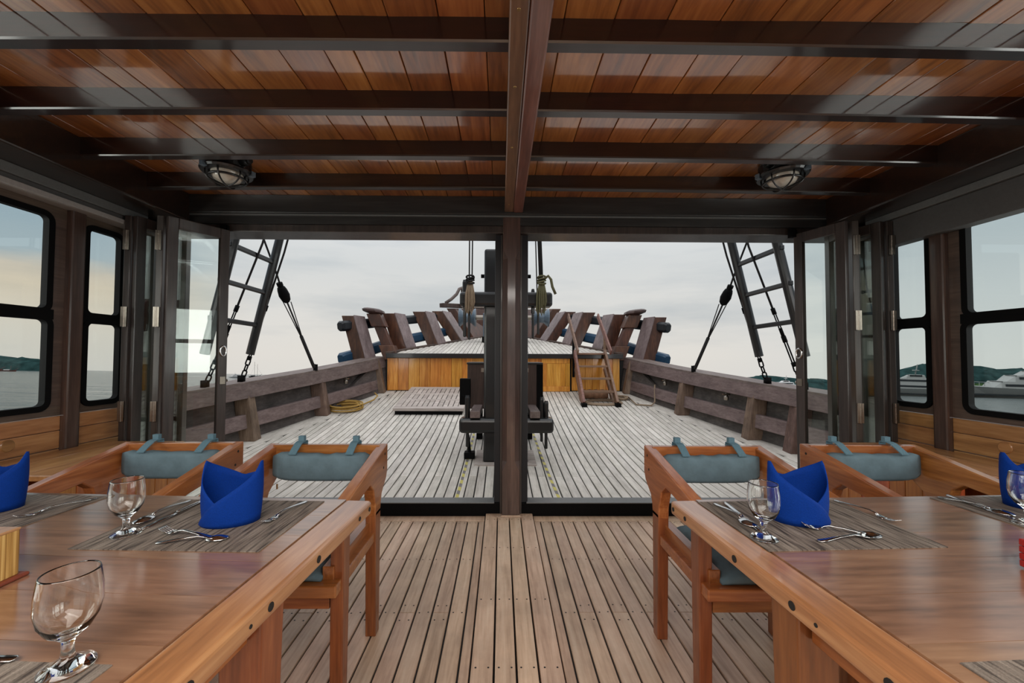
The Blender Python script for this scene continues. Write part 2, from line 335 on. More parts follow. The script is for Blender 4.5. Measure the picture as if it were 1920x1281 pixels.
# ================================================================== CABIN SHELL
_pl = {}
def plank_mesh(key, w, l, t, mat, axis='y'):
    k = (key, round(w, 4), round(l, 4))
    if k not in _pl:
        c = min(.0025, w*.05); h = t
        m = MB()
        if axis == 'y':   # chamfered top edges
            sec = lambda y: [(-w/2,y,-h),(w/2,y,-h),(w/2,y,-c),(w/2-c,y,0),(-w/2+c,y,0),(-w/2,y,-c)]
            m.loft([sec(0), sec(l)])
        else:
            sec = lambda x: [(x,-w/2,-h),(x,w/2,-h),(x,w/2,-c),(x,w/2-c,0),(x,-w/2+c,0),(x,-w/2,-c)]
            m.loft([sec(0), sec(l)])
        _pl[k] = m.mesh('plank', mat)
    return _pl[k]
floor = thing('floor', 'teak plank floor of the deckhouse with black caulked seams', 'floor', kind='structure')
MB().box(-2.72, 2.85, -2.7, 3.25, -.06, -.012).build('subfloor', caulk, floor)
plugs = MB()
def plug(x, y, z=0.0006, r=.0045):
    n = 6; plugs.add([(x+r*math.cos(2*PI*k/n), y+r*math.sin(2*PI*k/n), z) for k in range(n)], [tuple(range(n))])
GAP = .0085
def floor_plank(x0, x1, y0, y1):
    w = x1 - x0 - GAP
    inst('plank', plank_mesh('in', w, y1-y0-.004, .03, teak_in), floor, ((x0+x1)/2, y0+.002, 0))
# king plank strip
KS = [-.118,-.024,.065,.152,.250]
SH = .018            # the king planks stand a little proud of the floor
for i_, (a, b) in enumerate(zip(KS, KS[1:])):
    a += GAP/2; b -= GAP/2
    q = [(a,-1.2),(b,-1.2),(b,3.055),(a,3.055)] if i_ in (1, 2) else ([(a,-1.2),(b,-1.2),(b,3.055),(a,3.128)] if i_ == 0 else [(a,-1.2),(b,-1.2),(b,3.128),(a,3.055)])
    MB().prism(q, 'z', -.02, SH).build('plank', teak_in, floor, bevel=.002)
for x in [(a+b)/2+d for a, b in zip(KS, KS[1:]) for d in (-.025, .025)]:
    for y in (3.02, 2.58, 2.04, 1.60, .9): plug(x, y, SH+.0006)
MB().prism([(-.02,3.062),(.150,3.062),(.244,3.132),(-.112,3.132)], 'z', -.02, SH).build('plank', teak_in, floor, bevel=.002)
floor_plank(-.165, -.118, -1.2, 3.03); floor_plank(.250, .298, -1.2, 3.03)
pitch = .0816
k = 0
for s in (-1, 1):
    x = -.165 if s < 0 else .298; i = 0
    while abs(x + s*pitch) < 2.84 and (s > 0 or x - pitch > -2.72):
        a, b = sorted((x, x + s*pitch))
        cuts = [-1.2, 1.965, 3.035] if i % 2 == 1 else [-1.2, .72, 3.035]
        for y0, y1 in zip(cuts, cuts[1:]): floor_plank(a, b, y0, y1)
        if abs(x) < 1.5:
            m_ = (a+b)/2
            for y in [3.0, 2.47] + ([2.02, 1.91] if i % 2 == 1 else [1.965]) + [1.53, 1.0]:
                for d in (-.021, .021): plug(m_+d, y + random.uniform(-.004, .004))
        x += s*pitch; i += 1
for a, b in ((-2.7, -.122), (.254, 2.83)):
    inst('plank', plank_mesh('in', .085, b-a, .03, teak_in, 'x'), floor, (a, 3.085, 0))
o = plugs.build('plank_plugs', caulk, floor); o['kind'] = 'stuff'

# ceiling ---------------------------------------------------------------
ceiling = thing('ceiling', 'varnished plank ceiling carried on dark cross beams', 'ceiling', kind='structure')
MB().box(-2.9, 3.0, -2.8, 3.30, 2.512, 2.60).build('roof_slab', frame_w, ceiling)
x = -2.74
rc = random.Random(5)
while x < 2.86:
    w = rc.choice((.17, .185, .185, .195, .12))
    me = plank_mesh('ceil', w-.0035, 5.85, .02, ceil_w)
    inst('plank', me, ceiling, (x+w/2, 3.10, 2.4765 + rc.uniform(-.001, .001)), (PI + rc.uniform(-.0006,.0006), rc.uniform(-.014, .014), 0))
    x += w
def beam_part(yc, x0=-2.70, x1=2.83):
    n = 14; secs = []
    for k in range(n+1):
        X = x0 + (x1-x0)*k/n; dz = -.0028*(X-CX)**2
        zb, zt, h, c = 2.388+dz, 2.478, .029, .006
        secs.append([(X,yc-h,zt),(X,yc-h,zb+c),(X,yc-h+c,zb),(X,yc+h-c,zb),(X,yc+h,zb+c),(X,yc+h,zt)])
    MB().loft(secs).build('beam', beam_w, ceiling)
for yc in (2.71, 2.285, 1.855, 1.448, 1.02, .60, .18, -.24, -.66, -1.08, -1.5, -1.92, -2.34): beam_part(yc)
MB().box(.021, .0875, -2.6, 3.075, 2.356, 2.48).build('girder_board', girder_w, ceiling, bevel=.006)
MB().box(.0885, .162, -2.6, 3.055, 2.350, 2.48).build('girder_board', girder_w, ceiling, bevel=.008)
bb = MB()
for y in (2.9, 2.1, 1.62, 1.25, .8): bb.lathe([(.0, 2.3535), (.006, 2.3545), (.0075, 2.357)], (.052, y, 0), 10)
o = bb.build('girder_bolt', brass, ceiling); o['kind'] = 'stuff'
MB().box(-2.72, -2.40, -2.7, 3.06, 2.262, 2.478).build('side_header', beam_w, ceiling, bevel=.01)
MB().box(2.53, 2.85, -2.7, 3.06, 2.262, 2.478).build('side_header', beam_w, ceiling, bevel=.01)

# side walls -------------------------------------------------------------
WZ0, WZ1 = .925, 2.075        # glass opening heights
def side_wall(s, nm, x_in):
    X = lambda d: x_in + s*d            # d > 0 is outboard
    def bx(m, d0, d1, y0, y1, z0, z1):
        a, b = sorted((X(d0), X(d1))); return m.box(a, b, y0, y1, z0, z1)
    w = thing(nm, 'brown painted deckhouse side with black framed windows ' + ('towards the open sea' if s < 0 else 'towards the wooded shore'), 'wall', kind='structure')
    wins = [(2.625, 2.862), (1.36, 2.412), (.12, 1.16), (-1.14, -.08), (-2.4, -1.34)]
    edges = [3.20] + [v for a, b in wins for v in (b, a)] + [-2.7]
    for hi, lo in zip(edges[0::2], edges[1::2]):
        bx(MB(), 0, .024, lo, hi, WZ0, WZ1).build('wall_panel', wall_w, w)
    bx(MB(), 0, .024, -2.7, 3.2, WZ1, 2.48).build('wall_panel', wall_w, w)
    bx(MB(), 0, .024, -2.7, 3.2, .865, WZ0).build('wall_panel', wall_w, w)
    # boards below the windows
    for j, (z0, z1) in enumerate(((.775, .862), (.665, .772), (.44, .66), (.22, .437), (0, .217))):
        for y0, y1 in ((2.585, 3.0), (1.30, 2.495), (-2.7, 1.297)):
            bx(MB(), -.005, .05, y0, y1, z0, z1).build('board', panel_w, w, bevel=.004)
    for yc in (2.54, 1.26, .02, -1.24):
        bx(MB(), -.035, .06, yc-.045, yc+.045, 0.0, 2.28).build('post', post_w, w, bevel=.012)
    bx(MB(), -.02, .08, 2.90, 3.18, 0.0, 2.47).build('corner_post', frame_w, w, bevel=.01)
    # round inlay on the board by the post
    MB().lathe([(0, .004), (.030, .004), (.034, 0), (.034, -.01)], (0, 0, 0), 28, 'x').build('inlay', panel_w, w, loc=(X(-.006) if s < 0 else X(-.006), 2.235, .735)).scale = (s*-1, 1, 1)
    bx(MB(), -.02, .11, -2.7, 3.2, -.3, 0).build('side_sill', frame_w, w)
    # pelmet rail over the windows
    if s < 0:
        bx(MB(), -.10, 0, -2.7, 2.95, 2.205, 2.262).build('pelmet', grey_rail, w, bevel=.004)
        bx(MB(), -.085, 0, -2.7, 2.95, 2.175, 2.204).build('pelmet', pelmet_g, w)
        bx(MB(), -.105, 0, -2.7, 2.95, 2.142, 2.174).build('track', pale_rail, w, bevel=.003)
    else:
        bx(MB(), -.11, 0, -2.7, 2.95, 2.215, 2.262).build('pelmet', grey_rail, w, bevel=.004)
        bx(MB(), -.09, 0, -2.7, 2.95, 2.035, 2.213).build('pelmet', pelmet_g, w, bevel=.004)
    return w, wins
def rounded(y0, y1, z0, z1, r, n=5):
    pts = []
    for cy, cz, a in ((y1-r, z1-r, 0), (y0+r, z1-r, PI/2), (y0+r, z0+r, PI), (y1-r, z0+r, 1.5*PI)):
        for k in range(n+1):
            t = a + PI/2*k/n; pts.append((cy + r*math.cos(t), cz + r*math.sin(t)))
    return pts
def ring(mb, y0, y1, z0, z1, wd, xa, xb, r):
    I = rounded(y0, y1, z0, z1, r); O = rounded(y0-wd, y1+wd, z0-wd, z1+wd, r+wd)
    secs = []
    for (iy, iz), (oy, oz) in zip(I, O): secs.append([(xa,iy,iz),(xb,iy,iz),(xb,oy,oz),(xa,oy,oz)])
    mb.loft(secs, closed=True)
wn = 0
def make_windows(s, x_in, wins):
    global wn
    for (y0, y1) in wins:
        wn += 1
        w = thing('window_%d' % wn, 'tall black framed window split into upper and lower panes, ' + ('facing open water' if s < 0 else 'facing the wooded shore'), 'window', kind='structure', group='deckhouse side windows')
        xa, xb = sorted((x_in - s*.012, x_in + s*.026))
        fr = MB(); ring(fr, y0+.012, y1-.012, WZ0+.008, 1.445, .034, xa, xb, .03); ring(fr, y0+.005, y1-.022, 1.515, WZ1-.01, .034, xa, xb, .03)
        fr.box(xa+.001, xb-.001, y0-.02, y1+.02, 1.450, 1.510)
        fr.build('frame', blackmatt, w)
        xp = x_in + s*.012
        MB().box(xp-.003, xp+.003, y0, y1, WZ0, 1.46).build('pane', pane_m, w)
        MB().box(xp-.003, xp+.003, y0, y1, 1.50, WZ1).build('pane', pane_m, w)
XL, XR = -2.72, 2.85
wl, wins = side_wall(-1, 'wall_left', XL); make_windows(-1, XL, wins)
wr, wins = side_wall(1, 'wall_right', XR); make_windows(1, XR, wins)

# aft wall behind the camera: varnished panelling round a wide doorway
wb = thing('wall_back', 'panelled aft wall of the deckhouse around a wide doorway', 'wall', kind='structure')
for k in range(9):
    for xs in (-2.72 + .155*k, 1.455 + .155*k):
        MB().box(xs, xs+.15, -2.76, -2.70, 0, 2.48).build('board', bench_w, wb, bevel=.004)
MB().box(-1.33, 1.455, -2.76, -2.70, 2.1, 2.48).build('board', bench_w, wb)

# front wall: header, sill and corner pieces ------------------------------
wf = thing('wall_front', 'dark stained header and sill framing the open front of the deckhouse', 'wall', kind='structure')
MB().box(XL, XR, 3.05, 3.12, 2.337, 2.478).build('header_board', header_w, wf, bevel=.004)
MB().box(XL, XR, 3.085, 3.14, 2.262, 2.335).build('header_board', header_w, wf)
MB().box(XL, XR, 3.075, 3.10, 2.325, 2.336).build('track_lip', grey_rail, wf)
MB().box(XL, XR, 3.10, 3.32, 2.205, 2.262).build('header_beam', frame_w, wf, bevel=.004)
MB().box(XL, XR, 3.12, 3.34, 2.262, 2.62).build('header_back', frame_w, wf)
MB().box(-2.4, -.005, 3.135, 3.23, -.01, .098).build('sill', blackmatt, wf, bevel=.006)
MB().box(.155, 2.53, 3.135, 3.23, -.01, .098).build('sill', blackmatt, wf, bevel=.006)
MB().box(-2.4, -.05, 3.125, 3.24, .096, .104).build('sill_strip', grey_rail, wf, bevel=.002)
MB().box(.20, 2.53, 3.125, 3.24, .096, .104).build('sill_strip', grey_rail, wf, bevel=.002)
for a, b in ((-.052, -.004), (.158, .210)):
    MB().box(a, b, 3.15, 3.25, 0, 2.21).build('jamb', navy, wf, bevel=.004)
MB().box(-2.74, -2.62, 3.0, 3.3, 0, 2.25).build('jamb', frame_w, wf, bevel=.006)
MB().box(2.75, 2.87, 3.0, 3.3, 0, 2.25).build('jamb', frame_w, wf, bevel=.006)
for x in (-2.15, 2.28):
    MB().box(x-.02, x+.02, 3.06, 3.10, 2.18, 2.25).cyl((x+.03, 3.08, 2.14), (x+.03, 3.08, 2.24), .008, 8).build('track_hanger', blackmatt, wf)

# centre post ------------------------------------------------------------
post = thing('support_post', 'dark mahogany post with chamfered edges standing in the middle of the front opening', 'post', (.077, 3.145, 0))
def oct_(c, z, w=.068, d=.062):
    c = max(c, .002)
    return [(-w+c,-d,z),(w-c,-d,z),(w,-d+c,z),(w,d-c,z),(w-c,d,z),(-w+c,d,z),(-w,d-c,z),(-w,-d+c,z)]
MB().loft([oct_(.003, 0), oct_(.003, .36), oct_(.038, .43), oct_(.038, 2.0), oct_(.003, 2.07), oct_(.003, 2.352)]).build('shaft', post_w, post)
for sx in (-1, 1):
    m = MB().box(min(sx*.068, sx*.084), max(sx*.068, sx*.084), -.02, .05, 0, 2.20)
    m.build('side_batten', frame_w, post, bevel=.003)
MB().box(-.075, .075, -.078, -.062, 0.012, .026).build('foot_trim', teak_in, post, bevel=.004)

# folding doors ------------------------------------------------------------
def leaf(parent, p0, p1, handle=False, hinge_at=None, top=2.205):
    p0 = Vector((p0[0], p0[1], 0)); p1 = Vector((p1[0], p1[1], 0)); L = (p1-p0).length; a = math.atan2(p1.y-p0.y, p1.x-p0.x)
    lf = MB()
    t = .020; sw = .062
    lf.box(0, sw, -t, t, .03, top); f = lf
    f.box(L-sw, L, -t, t, .03, top); f.box(sw, L-sw, -t, t, .03, .15); f.box(sw, L-sw, -t, t, top-.075, top)
    o = f.build('leaf', frame_w, parent, bevel=.004); o.location = p0; o.rotation_euler = (0, 0, a)
    MB().box(sw-.005, L-sw+.005, -.003, .003, .14, top-.07).build('pane', pane_m, o)
    if handle:
        h = MB()
        for k in range(24): pass
        c = MB(); pts = [(.030 + .020*math.cos(2*PI*k/24), 0, 1.27 + .036*math.sin(2*PI*k/24)) for k in range(24)]
        for yy in (-t-.004, t+.004):
            c.tube([(x, yy, z) for x, y, z in pts], .0075, 8, closed=True)
        c.build('ring_pull', steel, o, smooth=True)
        MB().box(.012, .048, -t-.006, t+.006, 1.02, 1.075).cyl((-.012, 0, 1.045), (.055, 0, 1.045), .012, 8).build('latch', chrome, o)
    if hinge_at is not None:
        for z in (2.03, 1.50, .855):
            hb = MB()
            for q in range(5): hb.cyl((hinge_at, 0, z-.07+.028*q), (hinge_at, 0, z-.07+.028*q+.025), .0075, 10)
            hb.box(hinge_at-.004, hinge_at+.004, -.018, .018, z-.068, z+.068)
            hb.build('hinge', chrome, o)
    return o
d1 = thing('door_1', 'dark framed glass folding door stacked at the side facing the open sea', 'door', kind='structure')
leaf(d1, (-2.12, 3.09), (-2.325, 2.765), True)
leaf(d1, (-2.365, 2.755), (-2.43, 3.09), False, -.012)
leaf(d1, (-2.47, 3.09), (-2.545, 2.765))
leaf(d1, (-2.585, 2.755), (-2.65, 3.09), False, -.012)
d2 = thing('door_2', 'dark framed glass folding door stacked at the side facing the wooded shore', 'door', kind='structure')
leaf(d2, (2.31, 3.09), (2.435, 2.765), True)
leaf(d2, (2.49, 2.755), (2.565, 3.09), False, -.012)
leaf(d2, (2.61, 3.09), (2.69, 2.765))
leaf(d2, (2.735, 2.755), (2.78, 3.09), False, -.012)

# corner benches -------------------------------------------------------------
def bench(s, label):
    b = thing('corner_bench', label, 'bench', (CX + s*2.50, 2.30, 0))
    def bx(m, x0, x1, y0, y1, z0, z1):
        a, c = sorted((s*x0, s*x1)); return m.box(a, c, y0, y1, z0, z1)
    for k in range(3):
        bx(MB(), -.31+.1835*k, -.31+.1835*(k+1)-.003, -.36, .42, .632, .66).build('top_board', panel_w, b, bevel=.005)
    for k in range(8):
        y0 = -.33 + .0925*k
        bx(MB(), -.285, -.265, y0, y0+.090, .03, .632).build('front_board', bench_w, b, bevel=.003)
    bx(MB(), -.262, .235, .36, .40, .02, .632).build('end_panel', bench_w, b)
    bx(MB(), -.29, .235, -.34, .40, 0, .03).build('plinth', frame_w, b)
    bx(MB(), .225, .238, -.33, .36, .03, .632).build('back_panel', bench_w, b)
    return b
bench(-1, 'teak corner bench with plank top below the windows facing open water')
bench(1, 'teak corner bench with plank top below the windows facing the wooded shore')

# ceiling lamps ----------------------------------------------------------------
def lamp(x, y, rz, label):
    l = thing('bulkhead_lamp', label, 'lamp', (x, y, 2.4755), rz, group='caged ceiling lamps'); l.scale = (1.18, 1.18, 1.18)
    MB().lathe([(0, 0), (.105, 0), (.112, -.012), (.108, -.055), (.10, -.062), (0, -.062)], n=32).build('body', black, l, smooth=False)
    MB().lathe([(.082, -.062), (.118, -.062), (.124, -.070), (.118, -.080), (.084, -.082), (.08, -.07)], n=32).build('flange', black, l)
    MB().lathe([(.076, -.066), (.074, -.090), (.060, -.112), (.034, -.124), (0, -.128)], n=28).build('glass_dome', lampglass, l, smooth=True)
    c = MB()
    for k in range(3):
        a = k*PI/3; pts = []
        for q in range(13):
            t = PI*q/12; pts.append((.098*math.cos(t)*math.cos(a), .098*math.cos(t)*math.sin(a), -.074-.070*math.sin(t)**.7))
        c.tube(pts, .0045, 6)
    c.tube([(.088*math.cos(2*PI*k/28), .088*math.sin(2*PI*k/28), -.106) for k in range(28)], .006, 6, closed=True)
    c.build('cage', black, l, smooth=True)
    for sx in (-1, 1):
        MB().cyl((sx*.10, 0, -.034), (sx*.155, 0, -.034), .020, 12).cyl((sx*.150, 0, -.034), (sx*.172, 0, -.034), .013, 10).build('cable_gland', black, l)
    for k in range(3):
        a = .5 + 2*PI*k/3
        MB().box(-.012, .012, -.012, .012, -.086, -.06).build('lug', winch_b, l, loc=(.122*math.cos(a), .122*math.sin(a), 0))
    return l
lamp(-1.735, 2.50, -.35, 'black caged round ceiling lamp above the table with the wooden box')
lamp(1.78, 2.48, .45, 'black caged round ceiling lamp above the table with the red basket')
# ================================================================== OPEN FOREDECK
deck = thing('deck_floor', 'weathered grey teak deck planks rising towards the bow', 'deck', kind='structure')
ys = [0.5, 1.0, 2.0, 2.9, 3.24, 3.7, 4.2, 4.8, 5.4, 6.0, 6.6, 7.2, 7.95]
sb_ = MB(); secs = []
for y in ys: secs.append([(CX-interp(EDGE,y)-.25, y, sheer(y)-.06), (CX+interp(EDGE,y)+.25, y, sheer(y)-.06), (CX+interp(EDGE,y)+.25, y, sheer(y)-.012), (CX-interp(EDGE,y)-.25, y, sheer(y)-.012)])
def split_deck(y):
    pass
sb_.loft([q for q, y in zip(secs, ys) if y >= 3.24]).build('subdeck', caulk, deck)
for s in (-1, 1):
    q2 = []
    for y in (0.5, 1.0, 2.0, 2.9, 3.24):
        a, b = sorted((CX + s*2.84, CX + s*(interp(EDGE, y)+.25)))
        q2.append([(a,y,-.06),(b,y,-.06),(b,y,-.012),(a,y,-.012)])
    MB().loft(q2).build('subdeck', caulk, deck)
def strip(xa, xb, y0, y1, mat, parent, name='plank', gap=.006, step=.5, zf=sheer, t=.03):
    """a plank that follows the deck's rise; xa, xb are functions of y"""
    n = max(1, int((y1-y0)/step)); m = MB(); secs = []
    for k in range(n+1):
        y = y0 + (y1-y0)*k/n; a, b, z = xa(y)+gap/2, xb(y)-gap/2, zf(y)
        secs.append([(a,y,z-t),(b,y,z-t),(b,y,z-.002),(b-.002,y,z),(a+.002,y,z),(a,y,z-.002)])
    return m.loft(secs).build(name, mat, parent)
P2 = .0866
margin = .17
dplug = MB()
def edge_y(xabs):   # where a straight plank runs into the margin plank
    y = 7.92
    while y > .5 and interp(EDGE, y) - margin < xabs: y -= .02
    return y
def dplank(off, w, i):
    for s in (-1, 1):
        a, b = sorted((CX + s*off, CX + s*(off+w)))
        yend = min(7.92, edge_y(off + w*.5)); y0 = 3.245 if off < 2.84 else 1.0
        if yend - y0 < .12: continue
        cuts = [y0] + [c for c in ((4.05, 5.35, 6.9) if i % 2 else (4.75, 6.1)) if y0+.4 < c < yend-.3] + [yend]
        for c0, c1 in zip(cuts, cuts[1:]):
            strip(lambda y: a, lambda y: b, c0+.002, c1-.002, teak_out, deck, gap=.012)
            if off < 1.9:
                for yy in (c0+.05, c1-.05):
                    for d in (.3, .7):
                        z = sheer(yy)+.0007; px = a+(b-a)*d; r = .0042
                        dplug.add([(px+r*math.cos(2*PI*k/5), yy+r*1.3*math.sin(2*PI*k/5), z) for k in range(5)], [tuple(range(5))])
# centre planks
for j in range(-2, 3):
    a = CX + (j-.5)*P2; strip(lambda y: a, lambda y: a+P2, 3.25, 4.36, teak_out, deck, gap=.012)
    strip(lambda y: a, lambda y: a+P2, 4.84, 7.92, teak_out, deck, gap=.012)
off = 2.5*P2; i = 0
while off < 3.75:
    dplank(off, P2, i); off += P2; i += 1
o = dplug.build('plank_plugs', stan_w, deck); o['kind'] = 'stuff'
for s in (-1, 1):
    yc = [1.0, 3.0, 5.0, 6.5, 7.92]
    for c0, c1 in zip(yc, yc[1:]):
        f0 = lambda y: CX + s*(interp(EDGE,y)-margin); f1 = lambda y: CX + s*(interp(EDGE,y)+.14)
        strip(f0 if s > 0 else f1, f1 if s > 0 else f0, c0, c1, teak_out, deck, 'margin_plank', step=.25)

# bulwarks -----------------------------------------------------------------------
def bulwark(s, label, stan_ys):
    b = thing('bulwark', label, 'bulwark', group='bulwarks along the foredeck')
    def board(zoff, h, name, y1=8.0, out=.0, th=.065, mat=rail_w, zscale=1):
        secs = []; n = 15
        for k in range(n+1):
            y = 1.0 + (y1-1.0)*k/n; w = interp(EDGE, y) + .10 + out; zt = interp(RAILZ, y) + zoff
            xi = CX + s*(w - .03); xo = CX + s*(w + th - .03); fl = s*h*.12
            secs.append([(xi-fl,y,zt-h),(xo-fl,y,zt-h),(xo,y,zt),(xi,y,zt)])
        return MB().loft(secs).build(name, mat, b, bevel=.006)
    board(0, .185, 'rail_board')
    board(-.395, .178, 'rail_board')
    # outer planking behind the stanchions
    secs = []
    for k in range(16):
        y = 1.0 + 7.0*k/15; w = interp(EDGE, y); zt = interp(RAILZ, y) - .01; z0 = sheer(y) - .02
        xb, xt = CX + s*(w+.13), CX + s*(w+.30)
        secs.append([(xb,y,z0),(xb+s*.05,y,z0),(xt+s*.05,y,zt),(xt,y,zt)])
    MB().loft(secs).build('outer_planking', bulw_w, b)
    secs = []
    for k in range(16):
        y = 1.0 + 7.0*k/15; w = interp(EDGE, y) + .07; zt = interp(RAILZ, y)
        secs.append([(CX+s*w,y,zt-.004),(CX+s*(w+.32),y,zt-.004),(CX+s*(w+.32),y,zt+.028),(CX+s*w,y,zt+.028)])
    MB().loft(secs).build('cap_rail', rail_w, b, bevel=.006)
    for y in stan_ys:
        w = interp(EDGE, y); zt = interp(RAILZ, y) - .02; z0 = sheer(y) - .01
        lo = [(CX+s*(w-.03),y-.075,z0),(CX+s*(w+.20),y-.075,z0),(CX+s*(w+.20),y+.075,z0),(CX+s*(w-.03),y+.075,z0)]
        hi = [(CX+s*(w+.095),y-.065,zt),(CX+s*(w+.28),y-.065,zt),(CX+s*(w+.28),y+.065,zt),(CX+s*(w+.095),y+.065,zt)]
        MB().loft([lo, hi]).build('stanchion', stan_w, b, bevel=.012)
    for y in ((5.75, 6.9) if s > 0 else (6.95,)):
        w = interp(EDGE, y); z = interp(RAILZ, y) - .26
        MB().lathe([(0,-.05),(.03,-.045),(.035,.0),(.02,.03),(.012,.06)], n=12).box(-.05,.05,-.02,.02,.03,.05).build('deck_fitting', chrome, b, loc=(CX+s*(w+.10), y, z))
    return b
bulwark(-1, 'weathered two-board timber bulwark with the yellow rope coil at its foot', (1.6, 2.6, 3.6, 4.4, 5.27, 6.44, 7.80))
bulwark(1, 'weathered two-board timber bulwark with shiny fittings beside the boarding steps', (1.6, 2.6, 3.6, 4.1, 4.83, 5.36, 6.52, 7.80))

# hull skin below the rail
hull = thing('hull_wall', 'dark wooden hull of the ship below the deck', 'hull', kind='structure')
for s in (-1, 1):
    secs = []
    for y in (-3, 1, 3, 5, 6.5, 7.9, 9.4, 11, 12.6, 14.0):
        w = interp(EDGE, y) + .2 if y < 7.95 else interp(FCW, y)+.02
        zt = sheer(y)-.05 if y < 7.9 else fcz(y)-.10
        zt = min(zt, fcz(y)-.1); wb_ = max(.05, w*.72)
        secs.append([(CX+s*w,y,zt),(CX+s*(w-.06),y,zt),(CX+s*max(.02, wb_-.06),y,-3.2),(CX+s*wb_,y,-3.2)])
    MB().loft(secs).build('planking', bulw_w, hull)

# forecastle ------------------------------------------------------------------------
fc = thing('forecastle', 'raised forecastle with orange varnished board front and grey plank top', 'forecastle')
zb = sheer(7.93) - .02
def vboards(x0, x1, z0, z1, w, name='board', y=7.93, mat=front_w):
    n = max(1, round((x1-x0)/w)); w = (x1-x0)/n
    for k in range(n): MB().box(x0+k*w+.002, x0+(k+1)*w-.002, y, y+.03, z0, z1).build(name, mat, fc, bevel=.004)
vboards(-2.26, -.35, zb, 1.195, .21)
vboards(-.35, .80, zb, 1.195, .21)
vboards(1.40, 2.36, zb, 1.195, .13)
MB().box(CX-2.36, CX+2.40, 7.965, 8.02, zb, 1.2).build('backing', caulk, fc)
dz0, dz1 = zb+.015, 1.20
dr = MB().box(.80, 1.36, 7.90, 7.935, dz0, dz1).build('hatch_door', front_w, fc, bevel=.003)
for a, b, c, d in ((.80,1.36,dz1-.10,dz1),(.80,1.36,dz0,dz0+.10),(.80,.90,dz0+.1,dz1-.1),(1.265,1.36,dz0+.1,dz1-.1)):
    MB().box(a, b, 7.880, 7.902, c, d).build('door_frame', front_w, dr, bevel=.004)
for k in range(2):
    MB().box(.90+.1825*k+.002, .90+.1825*(k+1)-.002, 7.890, 7.902, dz0+.1, dz1-.1).build('door_board', front_w, dr, bevel=.003)
MB().box(CX-2.33, CX+2.34, 7.84, 7.98, 1.195, 1.288).build('edge_beam', black, fc, bevel=.008)
MB().box(CX-2.30, CX+2.36, 7.92, 7.96, zb-.03, zb+.03).build('foot_trim', blackmatt, fc)
# plank top
def fce(xabs):
    y = 12.4
    while y > 7.9 and interp(FCW, y)-.07 < xabs: y -= .02
    return y
off = -P2/2; i = 0
secs = []
for y in (7.95, 8.5, 9.4, 10.2, 11, 12.5): secs.append([(CX-interp(FCW,y),y,fcz(y)-.10),(CX+interp(FCW,y),y,fcz(y)-.10),(CX+interp(FCW,y),y,fcz(y)-.012),(CX-interp(FCW,y),y,fcz(y)-.012)])
MB().loft(secs).build('underdeck', caulk, fc)
for j in range(-26, 27):
    a = CX + (j-.5)*.0866; ye = fce(abs(j)*.0866)
    if ye > 8.1: strip(lambda y: a, lambda y: a+.0866, 7.86, ye, teak_out, fc, zf=fcz, gap=.010, step=3)
for s in (-1, 1):
    secs = []
    for y in (7.85, 8.5, 9.4, 10.2, 11, 12.5):
        w = interp(FCW, y)
        secs.append([(CX+s*(w-.07),y,fcz(y)-.02),(CX+s*(w+.05),y,fcz(y)-.02),(CX+s*(w+.05),y,fcz(y)+.03),(CX+s*(w-.07),y,fcz(y)+.03)])
    MB().loft(secs).build('toe_rail', box_w, fc, bevel=.005)

